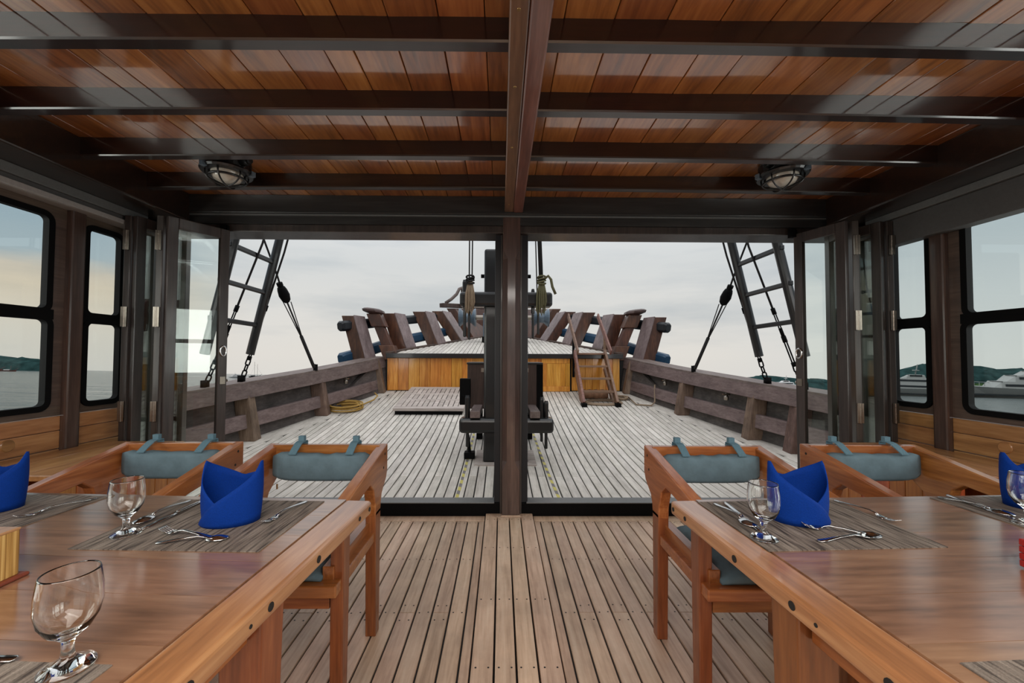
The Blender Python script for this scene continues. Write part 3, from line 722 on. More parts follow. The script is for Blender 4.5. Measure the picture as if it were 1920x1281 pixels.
# bow railing: leaning timber heads carrying two heavy rails -------------------------
def bow_railing(s, label):
    b = thing('bow_railing', label, 'railing', group='bow railings')
    # (y, aft face bottom x0,x1, z) (aft face top x0,x1, z), fore-aft length, inward run
    T = [(7.70, 2.885, 2.65, 1.08, 3.155, 2.93, 2.01, .30, .11),
         (8.50, 2.335, 2.063, 1.34, 2.605, 2.36, 2.145, .32, .15),
         (9.40, 1.80, 1.55, 1.50, 2.17, 1.88, 2.285, .34, .16),
         (10.4, 1.33, 1.07, 1.60, 1.895, 1.625, 2.41, .36, .17)]
    for (y, bo, bi, bz, to, ti, tz, L, run) in T:
        X = lambda v: CX + s*v
        lo = [(X(bo),y,bz-.04),(X(bi),y,bz-.04),(X(bi-run),y+L,bz-.04),(X(bo-run),y+L,bz-.04)]
        hi = [(X(to),y,tz),(X(ti),y,tz),(X(ti-run),y+L,tz),(X(to-run),y+L,tz)]
        if s < 0: lo = [lo[1], lo[0], lo[3], lo[2]]; hi = [hi[1], hi[0], hi[3], hi[2]]
        th_ = MB().loft([lo, hi]).build('timber_head', timber_w, b, bevel=.010)
        # face board lying on the inboard face, sky sheen put into its grey
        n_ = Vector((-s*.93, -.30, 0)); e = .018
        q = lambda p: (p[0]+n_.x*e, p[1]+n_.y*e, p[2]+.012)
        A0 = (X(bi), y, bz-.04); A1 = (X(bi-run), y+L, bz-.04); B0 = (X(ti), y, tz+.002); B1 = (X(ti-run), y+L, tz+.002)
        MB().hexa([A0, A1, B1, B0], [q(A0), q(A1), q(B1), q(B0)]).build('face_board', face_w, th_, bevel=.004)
    def rail(pts, h, w, mat, name):
        pts = [Vector((CX + s*p[0], p[1], p[2])) for p in pts]; secs = []
        for i, p in enumerate(pts):
            d = (pts[min(i+1, len(pts)-1)] - pts[max(i-1, 0)]).normalized(); r = d.cross(Vector((0,0,1))).normalized(); u = r.cross(d)
            def q(k): return [p + r*a*k + u*c*k for a, c in ((-w/2,-h/2+.04),(-w/2+.04,-h/2),(w/2-.04,-h/2),(w/2,-h/2+.04),(w/2,h/2-.04),(w/2-.04,h/2),(-w/2+.04,h/2),(-w/2,h/2-.04))]
            if i == 0:
                secs.append([v - d*.05 for v in q(.72)])
            secs.append(q(1))
        return MB().loft(secs).build(name, mat, b, smooth=False, bevel=.008)
    rail([(3.11,7.62,1.80),(2.98,7.85,1.84),(2.56,8.66,1.98),(2.10,9.57,2.12),(1.79,10.58,2.27)], .20, .20, navy, 'rail')
    rail([(3.08,7.60,1.18),(2.97,7.85,1.24),(2.45,8.66,1.52),(1.94,9.57,1.71),(1.56,10.58,1.88)], .22, .20, bluepaint, 'rail')
    return b
bow_railing(-1, 'leaning dark timber heads with two rails behind the flat deck hatch')
bow_railing(1, 'leaning dark timber heads with two rails behind the boarding steps')
def bollard(s, label):
    b = thing('bollard', label, 'bollard', (CX + s*2.30, 8.10, 1.28), group='mooring bollards at the bow')
    lean = -s*-.42   # outboard per metre
    def sec(z, hw, hd): 
        c = lean*z
        return [(c-hw,-hd,z),(c+hw,-hd,z),(c+hw,hd,z),(c-hw,hd,z)]
    MB().loft([sec(-.12,.155,.15), sec(.17,.145,.14)]).build('base_block', timber_w, b, bevel=.012)
    MB().loft([sec(.165,.10,.10), sec(.55,.095,.095)]).build('shaft', timber_w, b, bevel=.01)
    MB().loft([sec(.54,.14,.135), sec(.80,.135,.13)]).build('head_block', timber_w, b, bevel=.012)
    cap = MB(); secs = []
    for z, k in ((.795,.11),(.84,.22),(.885,.22),(.915,.16)):
        secs.append([(lean*z + k*math.cos(PI/8+PI*q/4), k*math.sin(PI/8+PI*q/4), z + .25*-s*-k*math.cos(PI/8+PI*q/4)*0.4) for q in range(8)])
    cap.loft(secs).build('cap', box_w, b, bevel=.006)
    return b
bollard(-1, 'square timber bollard with eight-sided cap behind the flat deck hatch')
bollard(1, 'square timber bollard with eight-sided cap behind the boarding steps')

# windlass and stem -----------------------------------------------------------------
wl_ = thing('windlass', 'grey anchor windlass with flared drums at the bow behind the mast', 'windlass', (CX, 10.2, fcz(10.2)))
for s in (-1, 1):
    MB().lathe([(.02,0),(.23,0),(.24,.03),(.15,.12),(.12,.22),(.14,.30),(.23,.40),(.23,.43),(.02,.43)], n=24, axis='x').build('drum', winch_b, wl_, smooth=False, loc=(s*.72 + (-.43 if s < 0 else 0), 0, .62))
    MB().box(-.05,.05,-.20,.20,0,.72).build('cheek', winch_b, wl_, bevel=.02, loc=(s*.48,0,0))
    MB().box(-.07,.07,-.26,.26,-.01,.12).build('foot', blackmatt, wl_, loc=(s*.48,0,0))
MB().cyl((-.75,0,.62),(.75,0,.62),.06,12).build('axle', chrome, wl_)
MB().lathe([(.03,-.14),(.19,-.14),(.19,-.10),(.12,0),(.19,.10),(.19,.14),(.03,.14)], n=20, axis='x').build('gypsy', darkwin, wl_, loc=(0,0,.62))
MB().cyl((-.26,-.02,.62),(-.26,-.02,.08),.03,8).build('chain', brass, wl_)
stem = thing('bow_cheek', 'red-brown timber bow cheeks with a curved grey handrail beyond the mast', 'bow')
for s in (-1, 1):
    X = lambda v: CX + s*v
    lo = [(X(1.02),11.2,1.62),(X(.75),11.2,1.62),(X(.12),12.9,1.85),(X(.30),12.9,1.85)]
    hi = [(X(1.62),11.2,2.58),(X(1.38),11.2,2.58),(X(.30),12.9,2.75),(X(.55),12.9,2.75)]
    if s < 0: lo = [lo[1],lo[0],lo[3],lo[2]]; hi = [hi[1],hi[0],hi[3],hi[2]]
    MB().loft([lo, hi]).build('cheek_board', timber_w, stem, bevel=.01)
    a, b_ = Vector((X(1.75),11.15,2.66)), Vector((X(.35),12.95,2.82))
    if s < 0: MB().beam(a, b_, .16, .12).build('cap_rail', box_w, stem, bevel=.01)
pts = [(CX-1.66,11.3,2.74),(CX-1.50,11.35,2.86),(CX-1.36,11.45,3.02),(CX-1.29,11.5,3.18),(CX-1.18,11.6,3.24),(CX-1.02,11.8,3.25)]
MB().tube(pts, .045, 8).build('handrail', rail_w, stem, smooth=True)
MB().cyl((CX-1.22,11.6,2.7),(CX-1.22,11.6,3.22),.035,8).build('handrail_post', box_w, stem)

# mast foot (tabernacle) ----------------------------------------------------------------
mast = thing('mast_foot', 'black square mast foot with upper and lower cross bars behind the centre post', 'mast', (.05, 4.62, sheer(4.62)))
zm = -sheer(4.62)
MB().box(-.245, .245, -.17, .20, -.02, 2.45+zm).build('upright', black, mast, bevel=.025)
MB().box(-.515, .517, -.235, -.03, 1.79+zm, 1.955+zm).build('cross_bar', black, mast, bevel=.035, seg=3)
MB().box(-.513, .533, -.235, -.03, .39+zm, .555+zm).build('cross_bar', black, mast, bevel=.04, seg=3)
for s in (-1, 1): MB().cyl((s*.24,0,2.17+zm),(s*.29,0,2.17+zm),.022,10).build('pivot_pin', blackmatt, mast)
base = MB()
I = [(-.25,-.175),(.25,-.175),(.25,.20),(-.25,.20)]; O = [(-.34,-.27),(.34,-.27),(.34,.24),(-.34,.24)]
for k in range(4):
    a, b_ = I[k], I[(k+1)%4]; c, d = O[(k+1)%4], O[k]
    q = [a, d, c, b_]
    MB().hexa([(p[0],p[1],sheer(4.62+p[1])+zm-.025) for p in q], [(p[0],p[1],sheer(4.62+p[1])+zm+.012) for p in q]).build('base_trim', hatch_w, mast, bevel=.003)
# belaying pins in the bars
def pin(x, z0, z1, name, label, r=.017, grp='belaying pins in the mast cross bars', y=4.485):
    p = MB().lathe([(0,z0),(r*.8,z0+.01),(r*.8,(z0+z1)/2),(r*1.2,(z0+z1)/2+.005),(r*1.25,z1-.03),(r*.9,z1),(0,z1)], n=10)
    o = p.build(name, black, None, loc=(x, y, 0)); tag(o, label, 'pin', grp); return o
pin(-.415, 1.45, 2.10, 'belaying_pin', 'tall black belaying pin at the upper bar end beside the pale rope hank', .022)
pin(-.365, 1.42, 2.02, 'belaying_pin', 'shorter black belaying pin hidden partly behind the pale rope hank')
pin(.355, 1.44, 2.0, 'belaying_pin', 'black belaying pin under the olive rope hank, inner one')
pin(.415, 1.48, 2.0, 'belaying_pin', 'black belaying pin under the olive rope hank, outer one')
pin(-.375, .22, .80, 'belaying_pin', 'black belaying pin in the lower bar beside the flat hatch', .024)
pin(.505, .20, .74, 'belaying_pin', 'long black belaying pin at the lower bar end towards the boarding steps', .022)
pin(.455, .28, .78, 'belaying_pin', 'short black belaying pin at the lower bar end facing the boarding steps', .020)
o = MB().box(-.10,.02,-.04,.06,0,.30).box(-.075,-.03,-.045,-.035,.08,.11).build('winch_handle_box', blackmatt, None, loc=(-.375,4.62,.68), bevel=.01); tag(o, 'small black control box beside the brown deck locker', 'box')
o = MB().box(-.06,.06,-.06,.06,0,.07).cyl((0,0,.06),(-.02,0,.26),.02,8).build('deck_cleat', blackmatt, None, loc=(-.36,4.62,sheer(4.62)), bevel=.006); tag(o, 'small black deck cleat under the lower mast bar beside the tape', 'cleat')
# locker behind the mast on two bearers
lk = thing('deck_locker', 'dark brown deck locker on two grey bearers behind the mast foot', 'locker', (.045, 5.0, .56))
MB().box(-.47, .47, 0, .50, .02, .585).build('body', box_w, lk, bevel=.012)
MB().box(.40, .478, -.008, .30, .0, .59).build('edge_frame', blackmatt, lk)
MB().box(-.478, .478, -.01, .51, .575, .60).build('lid', black, lk, bevel=.004)
for s in (-1, 1): MB().box(s*.33-.055, s*.33+.055, -.62, .5, 0, .075).build('bearer', rail_w, lk, bevel=.006)
for s in (-1, 1): MB().box(s*.33-.04, s*.33+.04, .30, .42, sheer(5.36)-.56, 0).build('leg', blackmatt, lk)
for s in (-1, 1): MB().box(s*.275-.02, s*.275+.02, -.02, 0, .48, .53).build('catch', chrome, lk)

# rope hanks and falls at the upper bar
def hank(x, mat, label, falls, seed):
    t = thing('rope_hank', label, 'rope', (x, 4.36, 1.62))
    r = random.Random(seed); m = MB()
    for k in range(11):
        dx = (k-5)*.0075; w = r.uniform(.006,.016); l = r.uniform(.30,.42); y = r.uniform(-.03,.0)
        pts = [(dx*.5,y,.44),(dx-w,y-.01,.30),(dx*1.1-w,y,.12+.42-l),(dx*1.1,y,.06+.42-l),(dx*1.1+w,y,.12+.42-l),(dx+w*.8,y-.01,.30),(dx*.5,y,.44)]
        m.tube(pts, .0095, 6)
    m.build('loops', mat, t, smooth=True)
    c = MB()
    for k in range(4):
        c.tube([(.042*math.cos(2*PI*q/14), -.012+.036*math.sin(2*PI*q/14), .42+.022*k+.012*math.sin(2*PI*q/14+k)) for q in range(14)], .010, 6, closed=True)
    c.build('lashing', mat if seed == 2 else rope_blk, t, smooth=True)
    for (x0, x1, rr, z1) in falls:
        MB().tube([(x0, -.01, .30), ((x0+x1)/2, .02, 1.6), (x1, .05, z1)], rr, 6).build('fall', rope_blk, t, smooth=True)
    return t
hank(-.345, rope_tan, 'pale rope hank hanging from the upper mast bar beside the tall pins', [(-.01,-.012,.008,3.9),(.02,.03,.008,3.9)], 1)
t = hank(.44, rope_grn, 'olive rope hank hanging from the upper mast bar by the boarding steps side', [(.0,-.10,.026,3.9),(-.05,-.12,.007,3.9)], 2)
MB().tube([(.03,-.03,.47),(.07,-.03,.50),(.10,-.03,.46),(.115,-.03,.38),(.15,-.03,.30)], .015, 8).build('tail', rope_grn, t, smooth=True)

# hazard tape -----------------------------------------------------------------------------
def tape(x0, x1, label):
    t = thing('hazard_tape', label, 'tape', group='hazard tapes on the foredeck')
    n = 26
    for k in range(n):
        ya = 3.40 + 2.3*k/n; yb = 3.40 + 2.3*(k+1)/n
        xa = x0 + (x1-x0)*k/n; xb = x0 + (x1-x0)*(k+1)/n; w = .014; sk = .02
        q = [(xa-w,ya+sk),(xa+w,ya),(xb+w,yb),(xb-w,yb+sk)]
        MB().hexa([(p[0],p[1],sheer(p[1])+.0005) for p in q], [(p[0],p[1],sheer(p[1])+.003) for p in q]).build('stripe', hazard_y if k % 2 else hazard_g, t)
tape(-.382, -.372, 'yellow and grey hazard tape on the deck beside the black cleat')
tape(.510, .440, 'yellow and grey hazard tape on the deck on the boarding steps side')

# flat deck hatch ------------------------------------------------------------------------------
ht = thing('deck_hatch', 'flat square teak grid hatch on the foredeck before the forecastle', 'hatch', (-1.17, 7.1, 0))
def hz(y): return .40 + .178*(y+7.1-6.45)
def hx(m, x0, x1, y0, y1, a, b): return m.hexa([(x0,y0,hz(y0)+a),(x1,y0,hz(y0)+a),(x1,y1,hz(y1)+a),(x0,y1,hz(y1)+a)], [(x0,y0,hz(y0)+b),(x1,y0,hz(y0)+b),(x1,y1,hz(y1)+b),(x0,y1,hz(y1)+b)])
hx(MB(), -.54, .54, -.645, .66, -.15, -.045).build('coaming', blackmatt, ht)
hx(MB(), -.54, .54, -.63, .65, -.045, -.02).build('under_board', caulk, ht)
for (a, b, c, d) in ((-.57,.57,-.665,-.56),(-.57,.57,.57,.675),(-.57,-.47,-.558,.568),(.47,.57,-.558,.568)): hx(MB(), a, b, c, d, -.045, 0).build('frame_board', hatch_w, ht, bevel=.003)
for c in (-.175, .195): hx(MB(), -.468, .468, c-.03, c+.03, -.04, 0).build('cross_board', hatch_w, ht, bevel=.003)
for (c, d) in ((-.556,-.207),(-.143,.163),(.227,.566)):
    for k in range(11):
        a = -.466 + .932*k/11; hx(MB(), a+.007, a+.932/11-.007, c, d, -.04, -.002).build('slat', hatch_w, ht)

# boarding steps ------------------------------------------------------------------------------------
st = thing('boarding_steps', 'brown wooden boarding steps with handrails leading onto the forecastle', 'steps', (1.74, 7.0, sheer(7.0)))
z7 = sheer(7.0)
ztop = 1.33 - z7
for s in (-1, 1):
    MB().beam((s*.295, -.02, .03), (s*.295, .84, ztop), .045, .13).build('stringer', stair_w, st, bevel=.005)
    MB().beam((s*.285, .20, .0), (s*.285, .80, .62), .04, .07).build('brace', stair_w, st)
    MB().box(s*.295-.045, s*.295+.045, -.10, .03, -.02, .05).build('foot', blackmatt, st)
    MB().beam((s*.31, .42, ztop-.02), (s*.31 - (.03 if s > 0 else .03), 1.32, 2.10-z7), .035, .115, up=(0,0,1)).build('handrail', stair_w, st, bevel=.012)
    MB().box(s*.31-.022, s*.31+.022, .86, .905, .45 if s < 0 else .9, 1.62-z7+.1).build('rail_post', blackmatt if s < 0 else stair_w, st)
for k, t_ in enumerate((.22, .46, .70, .96)):
    y = -.02 + .86*t_; z = .03 + (ztop-.03)*t_
    MB().box(-.27, .27, y-.08, y+.09, z-.02, z+.016).build('tread', stair_w, st, bevel=.004)
# canvas bundle and ropes
cb = MB(); secs = []
for k in range(13):
    x = -.24 + .48*k/12; r = .10 + .012*math.sin(k*2.1)
    secs.append([(x, r*.9*math.cos(2*PI*q/12)*(1+.08*math.sin(q*3+k)), .085 + r*.85*math.sin(2*PI*q/12)) for q in range(12)])
o = cb.loft(secs).build('canvas_bundle', canvas, None, smooth=True, loc=(1.74, 7.45, sheer(7.45)-.005)); tag(o, 'rolled brown canvas bundle lying under the boarding steps', 'canvas')
def coil(name, label, c, rx, ry, loops, mat, r, seed, tail=None, zrise=.014, mess=.05):
    rr = random.Random(seed); pts = []
    for l in range(loops):
        k1, k2 = 1 - mess*2*rr.random(), 1 - mess*2*rr.random(); ox, oy = rr.uniform(-mess, mess)*rx, rr.uniform(-mess, mess)*ry
        for q in range(20):
            a = 2*PI*q/20; x, y = c[0]+ox+rx*k1*math.cos(a), c[1]+oy+ry*k2*math.sin(a)
            pts.append((x, y, sheer(y) + r + .002 + zrise*l + .008*rr.random()))
    if tail: pts += tail
    o = MB().tube(pts, r, 6).build(name, mat, None, smooth=True); return tag(o, label, 'rope')
coil('rope_coil', 'yellow rope coil on the deck at the foot of the bulwark', (-2.62, 6.72), .30, .22, 7, rope_yel, .013, 3, tail=[(-2.40,6.95,sheer(6.95)+.02),(-2.25,7.1,.46),(-2.22,7.2,.52),(-2.30,7.3,.56)], mess=.14)
coil('rope_coil', 'tan rope lying around the foot of the boarding steps', (1.82, 7.12), .36, .14, 2, rope_tan, .014, 4, mess=.08)
coil('rope_coil', 'pale rope tangle between the boarding steps and the bulwark', (2.24, 7.38), .12, .12, 3, rope_tan, .014, 5, tail=[(2.38,7.0,sheer(7.0)+.02),(2.62,6.95,sheer(6.95)+.02),(2.72,7.05,sheer(7.05)+.05),(2.74,7.1,.62),(2.75,7.12,.74)], mess=.2)

# shrouds ---------------------------------------------------------------------------------------------
def torus_link(m, c, d, L=.085, w=.026, r=.009, flip=False):
    d = Vector(d).normalized(); a = Vector((0,1,0)) if abs(d.y) < .8 else Vector((1,0,0))
    u = d.cross(a).normalized(); v = d.cross(u).normalized(); u = v if flip else u; c = Vector(c); pts = []
    for k in range(14):
        t = 2*PI*k/14; pts.append(c + u*w*math.cos(t) + d*(L/2-w if math.sin(t) > 0 else -(L/2-w))*1 + d*w*math.sin(t))
    m.tube(pts, r, 5, closed=True)
def shroud(s, side):
    X = lambda v: CX + s*v
    t = thing('shroud_ladder', 'black shroud ladder with rungs rising from the bulwark ' + side, 'ladder', group='shroud ladders')
    def pole_x(z, y): return 3.315 - .234*(z-1.282) + (.03 if y < 5 else 0)
    for y, z0 in ((5.2, 1.25), (4.45, 1.25)):
        MB().cyl((X(pole_x(z0,y)), y, z0), (X(pole_x(6.2,y)), y-.02, 6.2), .050, 12).build('pole', black, t, smooth=False)
    for z in (1.63, 2.05, 2.45, 2.87, 3.29, 3.7, 4.12):
        MB().beam((X(pole_x(z,5.2)), 5.24, z), (X(pole_x(z,4.45)), 4.38, z+.02), .045, .055).build('rung', black, t, bevel=.01)
    # stay with rigging screw and chain down to the rail
    st_ = thing('chain_stay', 'dark wire stay with rigging screw and chain at the shroud ladder ' + side, 'stay', group='chain stays beside the shroud ladders')
    for (y, top) in ((5.22, True), (4.79, False)):
        w = interp(EDGE, y) + .16; zf = interp(RAILZ, y) + .02
        foot = Vector((X(w), y, zf)); head = Vector((X(pole_x(2.6, y)-.06), y+.05, 2.6)) ; d = (head-foot).normalized()
        m = MB()
        m.box(foot.x-.03, foot.x+.03, foot.y-.035, foot.y+.035, zf, zf+.09)
        for k in range(3): torus_link(m, foot + d*(.12+.075*k), d, flip=bool(k % 2))
        a = foot + d*.33
        rod = MB(); u = Vector((0,1,0))
        rod.tube([a + u*.022, a + d*.30 + u*.022], .008, 6); rod.tube([a - u*.022, a + d*.30 - u*.022], .008, 6)
        rod.tube([a - d*.03, a + d*.02], .028, 8); rod.tube([a + d*.28, a + d*.36], .026, 8)
        rod.tube([a + d*.36, a + d*.46], .02, 8); rod.tube([a + d*.46 + u*.018, a + d*.66 + u*.018], .007, 6); rod.tube([a + d*.46 - u*.018, a + d*.66 - u*.018], .007, 6); rod.tube([a + d*.64, a + d*.72], .024, 8)
        m.build('chain', blackmatt, st_, smooth=True); rod.build('rigging_screw', blackmatt, st_, smooth=True)
        far = Vector((X(pole_x(5.8, y)-.12), y+.02, 5.8))
        MB().tube([a + d*.72, head, far], .012, 6).build('wire', rope_blk, st_, smooth=True)
    bs = thing('tackle_stay', 'diagonal rope stay with a dark pulley block and served lower end ' + side, 'stay', group='tackle stays')
    foot = Vector((X(2.985), 6.30, interp(RAILZ, 6.3)+.02)); blk = Vector((X(3.122), 5.60, 2.10)); top = Vector((X(3.11), 5.40, 2.33)); far = Vector((X(3.21), 5.15, 2.9)); far2 = Vector((X(3.45), 4.4, 4.6))
    mid_ = foot.lerp(blk, .48); lo_ = foot.lerp(blk, .05)
    MB().tube([foot, foot + Vector((0,0,.10))], .035, 8).build('foot_socket', blackmatt, bs)
    MB().tube([foot + Vector((0,0,.09)), lo_, mid_], .024, 8).build('served_rope', rope_blk, bs, smooth=True)
    d = (blk-mid_).normalized(); u = Vector((1,0,0))
    m = MB()
    for k in (-1, 1): m.tube([mid_ + u*.01*k, blk - d*.12 + u*.055*k], .007, 5)
    m.tube([mid_, blk - d*.1], .012, 6); m.build('falls', rope_blk, bs)
    MB().tube([blk - d*.13, blk - d*.10, blk - d*.02, blk + d*.06, blk + d*.10, blk + d*.13], [.03,.055,.072,.062,.05,.02], 10).build('pulley_block', blackmatt, bs, smooth=True)
    MB().tube([blk + d*.12, blk + d*.17], .04, 8).build('shackle', blackmatt, bs)
    MB().tube([blk + d*.12, top, far, far2], .013, 6).build('wire', rope_blk, bs, smooth=True)
shroud(-1, 'facing open water')
shroud(1, 'facing the wooded shore')
# ================================================================== TABLES, CHAIRS, SETTINGS
def dining_table(corner, rot, s, label):
    """corner = the table top's far corner next to the aisle; s = +1 when the table reaches away to +x"""
    a = math.radians(rot); Lx, Ly = 1.62, 1.10
    c = Vector((s*Lx/2, -Ly/2, 0)); c.rotate(Matrix.Rotation(a, 3, 'Z'))
    t = thing('dining_table', label, 'table', (corner[0]+c.x, corner[1]+c.y, 0), a)
    b = .088; z0, z1 = .704, .75; hx, hy = Lx/2, Ly/2
    n = 8; w = Ly/n
    for k in range(n):
        y0 = -hy + k*w
        m = MB().box(-hx+b+.0008, hx-b-.0008, y0+.0006, y0+w-.0006, z0+.012, z1)
        o = m.build('tabletop_plank', table_w, t)
    for q in (-1, 1):
        x0, x1 = sorted((q*hx, q*(hx-b)))
        MB().box(x0, x1, -hy, hy, z0, z1).build('edge_board', tedge_w, t, bevel=.010, seg=3)
    pg = MB(); sx = -s*hx
    for y, r in ((hy-.022,.007),(hy-.10,.007),(hy-.35,.009),(hy-.54,.009),(hy-.60,.004),(hy-.74,.010),(hy-.95,.010)):
        pg.lathe([(0,-.001),(r,-.001),(r,.001),(0,.001)], (sx - s*.0005, y, .727), 12, 'x')
    o = pg.build('edge_plug', caulk, t); o['kind'] = 'stuff'
    # legs: heavy tapered inner legs with a lighter brace leg, joined by an apron
    for q in (-1, 1):
        for y, w_, d_ in ((.10, .10, .085), (-.40, .10, .085)):
            x = q*(hx-.10)
            top = [(x-w_/2,y-d_/2,.71),(x+w_/2,y-d_/2,.71),(x+w_/2,y+d_/2,.71),(x-w_/2,y+d_/2,.71)]
            k = .80; bot = [(x+(px-x)*k, y+(py-y)*k, 0) for px, py, pz in top]
            MB().loft([bot, top]).build('leg', chair_z, t, bevel=.005)
        MB().box(q*(hx-.10)-.022, q*(hx-.10)+.022, -.36, .055, .62, .705).build('apron', chair_y, t, bevel=.003)
    MB().box(-hx+.12, hx-.12, -.17, -.13, .62, .705).build('apron', chair_w, t, bevel=.003)
    return t
dining_table((-.437, 1.372), -3.3, -1, 'teak dining table bearing the striped wooden box')
dining_table((.580, 1.372), 2.4, 1, 'teak dining table bearing the red latticed basket')

def armchair(loc, rz, label, seed=0):
    t = thing('armchair', label, 'chair', loc, rz, group='teak armchairs with slate cushions')
    W = .2825; th = .046
    # arm profile in (y, z): plank sloping down to the front, curved bracket into the rear leg
    arm = [(-.31,.632),(-.31,.690),(-.30,.697),(.29,.815),(.29,.690)]
    arc = [(.272+.0, .655),(.235,.628),(.205,.605),(.19,.57),(.185,.53),(.115,.53),(.112,.58),(.085,.655),(.04,.690),(-.06,.678)]
    for s in (-1, 1):
        x0, x1 = sorted((s*W, s*(W-th)))
        MB().prism(arm + arc, 'x', x0, x1).build('arm', chair_y, t, bevel=.005)
        xr0, xr1 = sorted((s*W, s*(W-.046)))
        lo = [(xr0,.135,0),(xr1,.135,0),(xr1,.185,0),(xr0,.185,0)]; hi = [(xr0,.115,.55),(xr1,.115,.55),(xr1,.185,.55),(xr0,.185,.55)]
        MB().loft([lo, hi]).build('leg', chair_z, t, bevel=.004)
        lo = [(xr0,-.235,0),(xr1,-.235,0),(xr1,-.190,0),(xr0,-.190,0)]; hi = [(xr0,-.245,.645),(xr1,-.245,.645),(xr1,-.180,.645),(xr0,-.180,.645)]
        MB().loft([lo, hi]).build('leg', chair_z, t, bevel=.004)
        MB().beam((s*(W-.05), -.25, .462), (s*(W-.05), .16, .462), .040, .085).build('seat_rail', chair_y, t, bevel=.003)
        for z in (.775, .715):
            p = MB().lathe([(0,-.001),(.006,-.001),(.006,.0012),(0,.0012)], (s*(W), .245 - .02*(z < .75), z), 10, 'x')
            p.build('peg', caulk, t)
    # back rail
    secs = []
    for k in range(9):
        x = -W+.03 + (2*W-.06)*k/8; d = .022*(1-((x)/W)**2)
        secs.append([(x,.245+d,.70),(x,.278+d*.3,.70),(x,.290,.813),(x,.252+d*.4,.813)])
    MB().loft(secs).build('back_rail', chair_w, t, bevel=.003)
    MB().box(-W+.006, W-.006, -.29, .15, .418, .460).build('seat_board', chair_w, t, bevel=.005)
    MB().box(-W+.05, W-.05, -.235, -.205, .350, .42).build('front_rail', chair_w, t, bevel=.003)
    MB().box(-W+.05, W-.05, .13, .16, .36, .42).build('rear_rail', chair_w, t, bevel=.003)
    # seat cushion
    m = MB(); secs = []; n = 10
    for k in range(n+1):
        x = -.215 + .43*k/n; e = min(1, 4*min(k, n-k)/n); h = .030*e**.5
        ring_ = []
        for (yy, zz) in ((-.265,.0),(-.272,.012),(-.262,h*.8+.012),(-.16,h+.018),(0,h+.020),(.11,h+.016),(.148,h*.8+.010),(.155,.010),(.148,0)):
            ring_.append((x, yy, .462+zz))
        secs.append(ring_)
    m.loft(secs).build('seat_cushion', cush, t, smooth=True, bevel=0)
    # back cushion hung in front of the back rail
    r = random.Random(seed); m = MB(); secs = []; n = 16
    for k in range(n+1):
        u = -1 + 2*k/n; x = .222*u; e = 1-abs(u)**7; top = .797 - .018*(1-u*u) + .010*r.uniform(-.4,.4); bot = .662 - .006*(1-u*u); y = .214 + .012*(1-u*u)
        dpt = .036*(.35+.65*e); zc = (top+bot)/2; hh = (top-bot)/2*(.72+.28*e)
        ring_ = []
        for q in range(14):
            a = 2*PI*q/14; ca, sa = math.cos(a), math.sin(a)
            ring_.append((x, y + dpt*math.copysign(abs(ca)**.55, ca), zc + hh*math.copysign(abs(sa)**.45, sa)))
        secs.append(ring_)
    bc = m.loft(secs).build('back_cushion', cush, t, smooth=True)
    MB().cyl((-.185,.175,.655),(-.183,.172,.632),.0035,6).build('zip_pull', brass, bc)
    for x in (-.125, .135):
        pts = [(.184,.784),(.212,.803),(.243,.822),(.262,.826),(.30,.824),(.305,.775)]
        q = MB(); se = [[(x-.017,y,z),(x+.017,y,z),(x+.017,y-.001,z+.004),(x-.017,y-.001,z+.004)] for y, z in pts]
        q.loft(se).build('strap', strapm, bc)
        MB().box(x-.015, x+.012, .270, .290, .824, .852).build('strap_end', strapm, bc)
    return t
armchair((-.832, 1.665, 0), 0, 'teak armchair beside the centre post at the table with the wooden box', 1)
armchair((-1.545, 1.70, 0), .03, 'teak armchair by the corner bench at the table with the wooden box', 2)
armchair((.972, 1.64, 0), .0, 'teak armchair beside the centre post at the table with the red basket', 3)
armchair((1.752, 1.675, 0), -.02, 'teak armchair by the corner bench at the table with the red basket', 4)

TZ = .7504
def placemat(x, y, rot, w, d, label):
    o = MB().box(-w/2, w/2, -d/2, d/2, 0, .0022).build('placemat', mat_m, None, loc=(x, y, TZ)); o.rotation_euler = (0,0,math.radians(rot))
    return tag(o, label, 'placemat', 'woven placemats on the tables')
placemat(-.838, 1.190, -1.8, .485, .345, 'brown woven placemat under the whole blue napkin on the box table')
placemat(.908, 1.190, 2.4, .480, .338, 'brown woven placemat under the whole blue napkin on the basket table')
placemat(-1.585, 1.245, -3, .46, .335, 'brown woven placemat by the corner bench on the box table')
placemat(1.735, 1.235, 3, .46, .335, 'brown woven placemat by the corner bench on the basket table')
placemat(-.848, .492, -3, .46, .335, 'brown woven placemat under the large near goblet on the box table')
placemat(.975, .490, 3, .46, .335, 'bare brown woven placemat at the near side of the basket table')

def goblet(x, y, label, k=1.0):
    prof = [(0,0),(.030,0),(.0335,.0015),(.033,.004),(.020,.010),(.009,.018),(.0072,.030),(.0085,.044),(.014,.050),(.026,.060),(.0355,.078),(.0392,.098),(.0385,.120),(.0352,.146),(.0345,.1485),
            (.0332,.1485),(.0336,.146),(.0368,.120),(.0375,.098),(.0338,.079),(.024,.0635),(.012,.056),(0,.0545)]
    o = MB().lathe([(r*k, z*k) for r, z in prof], n=40).build('goblet', drink, None, smooth=True, loc=(x, y, TZ+.0024))
    return tag(o, label, 'glass', 'stemmed water goblets')
goblet(-.672, .640, 'large clear goblet on the near placemat of the box table', 1.0)
goblet(-1.016, 1.105, 'clear goblet beside spoon and knife on the box table, behind the near one')
goblet(.708, 1.078, 'clear goblet in front of the blue napkin on the basket table')
goblet(1.545, 1.165, 'clear goblet cut by the frame edge beside the napkin near the bench')

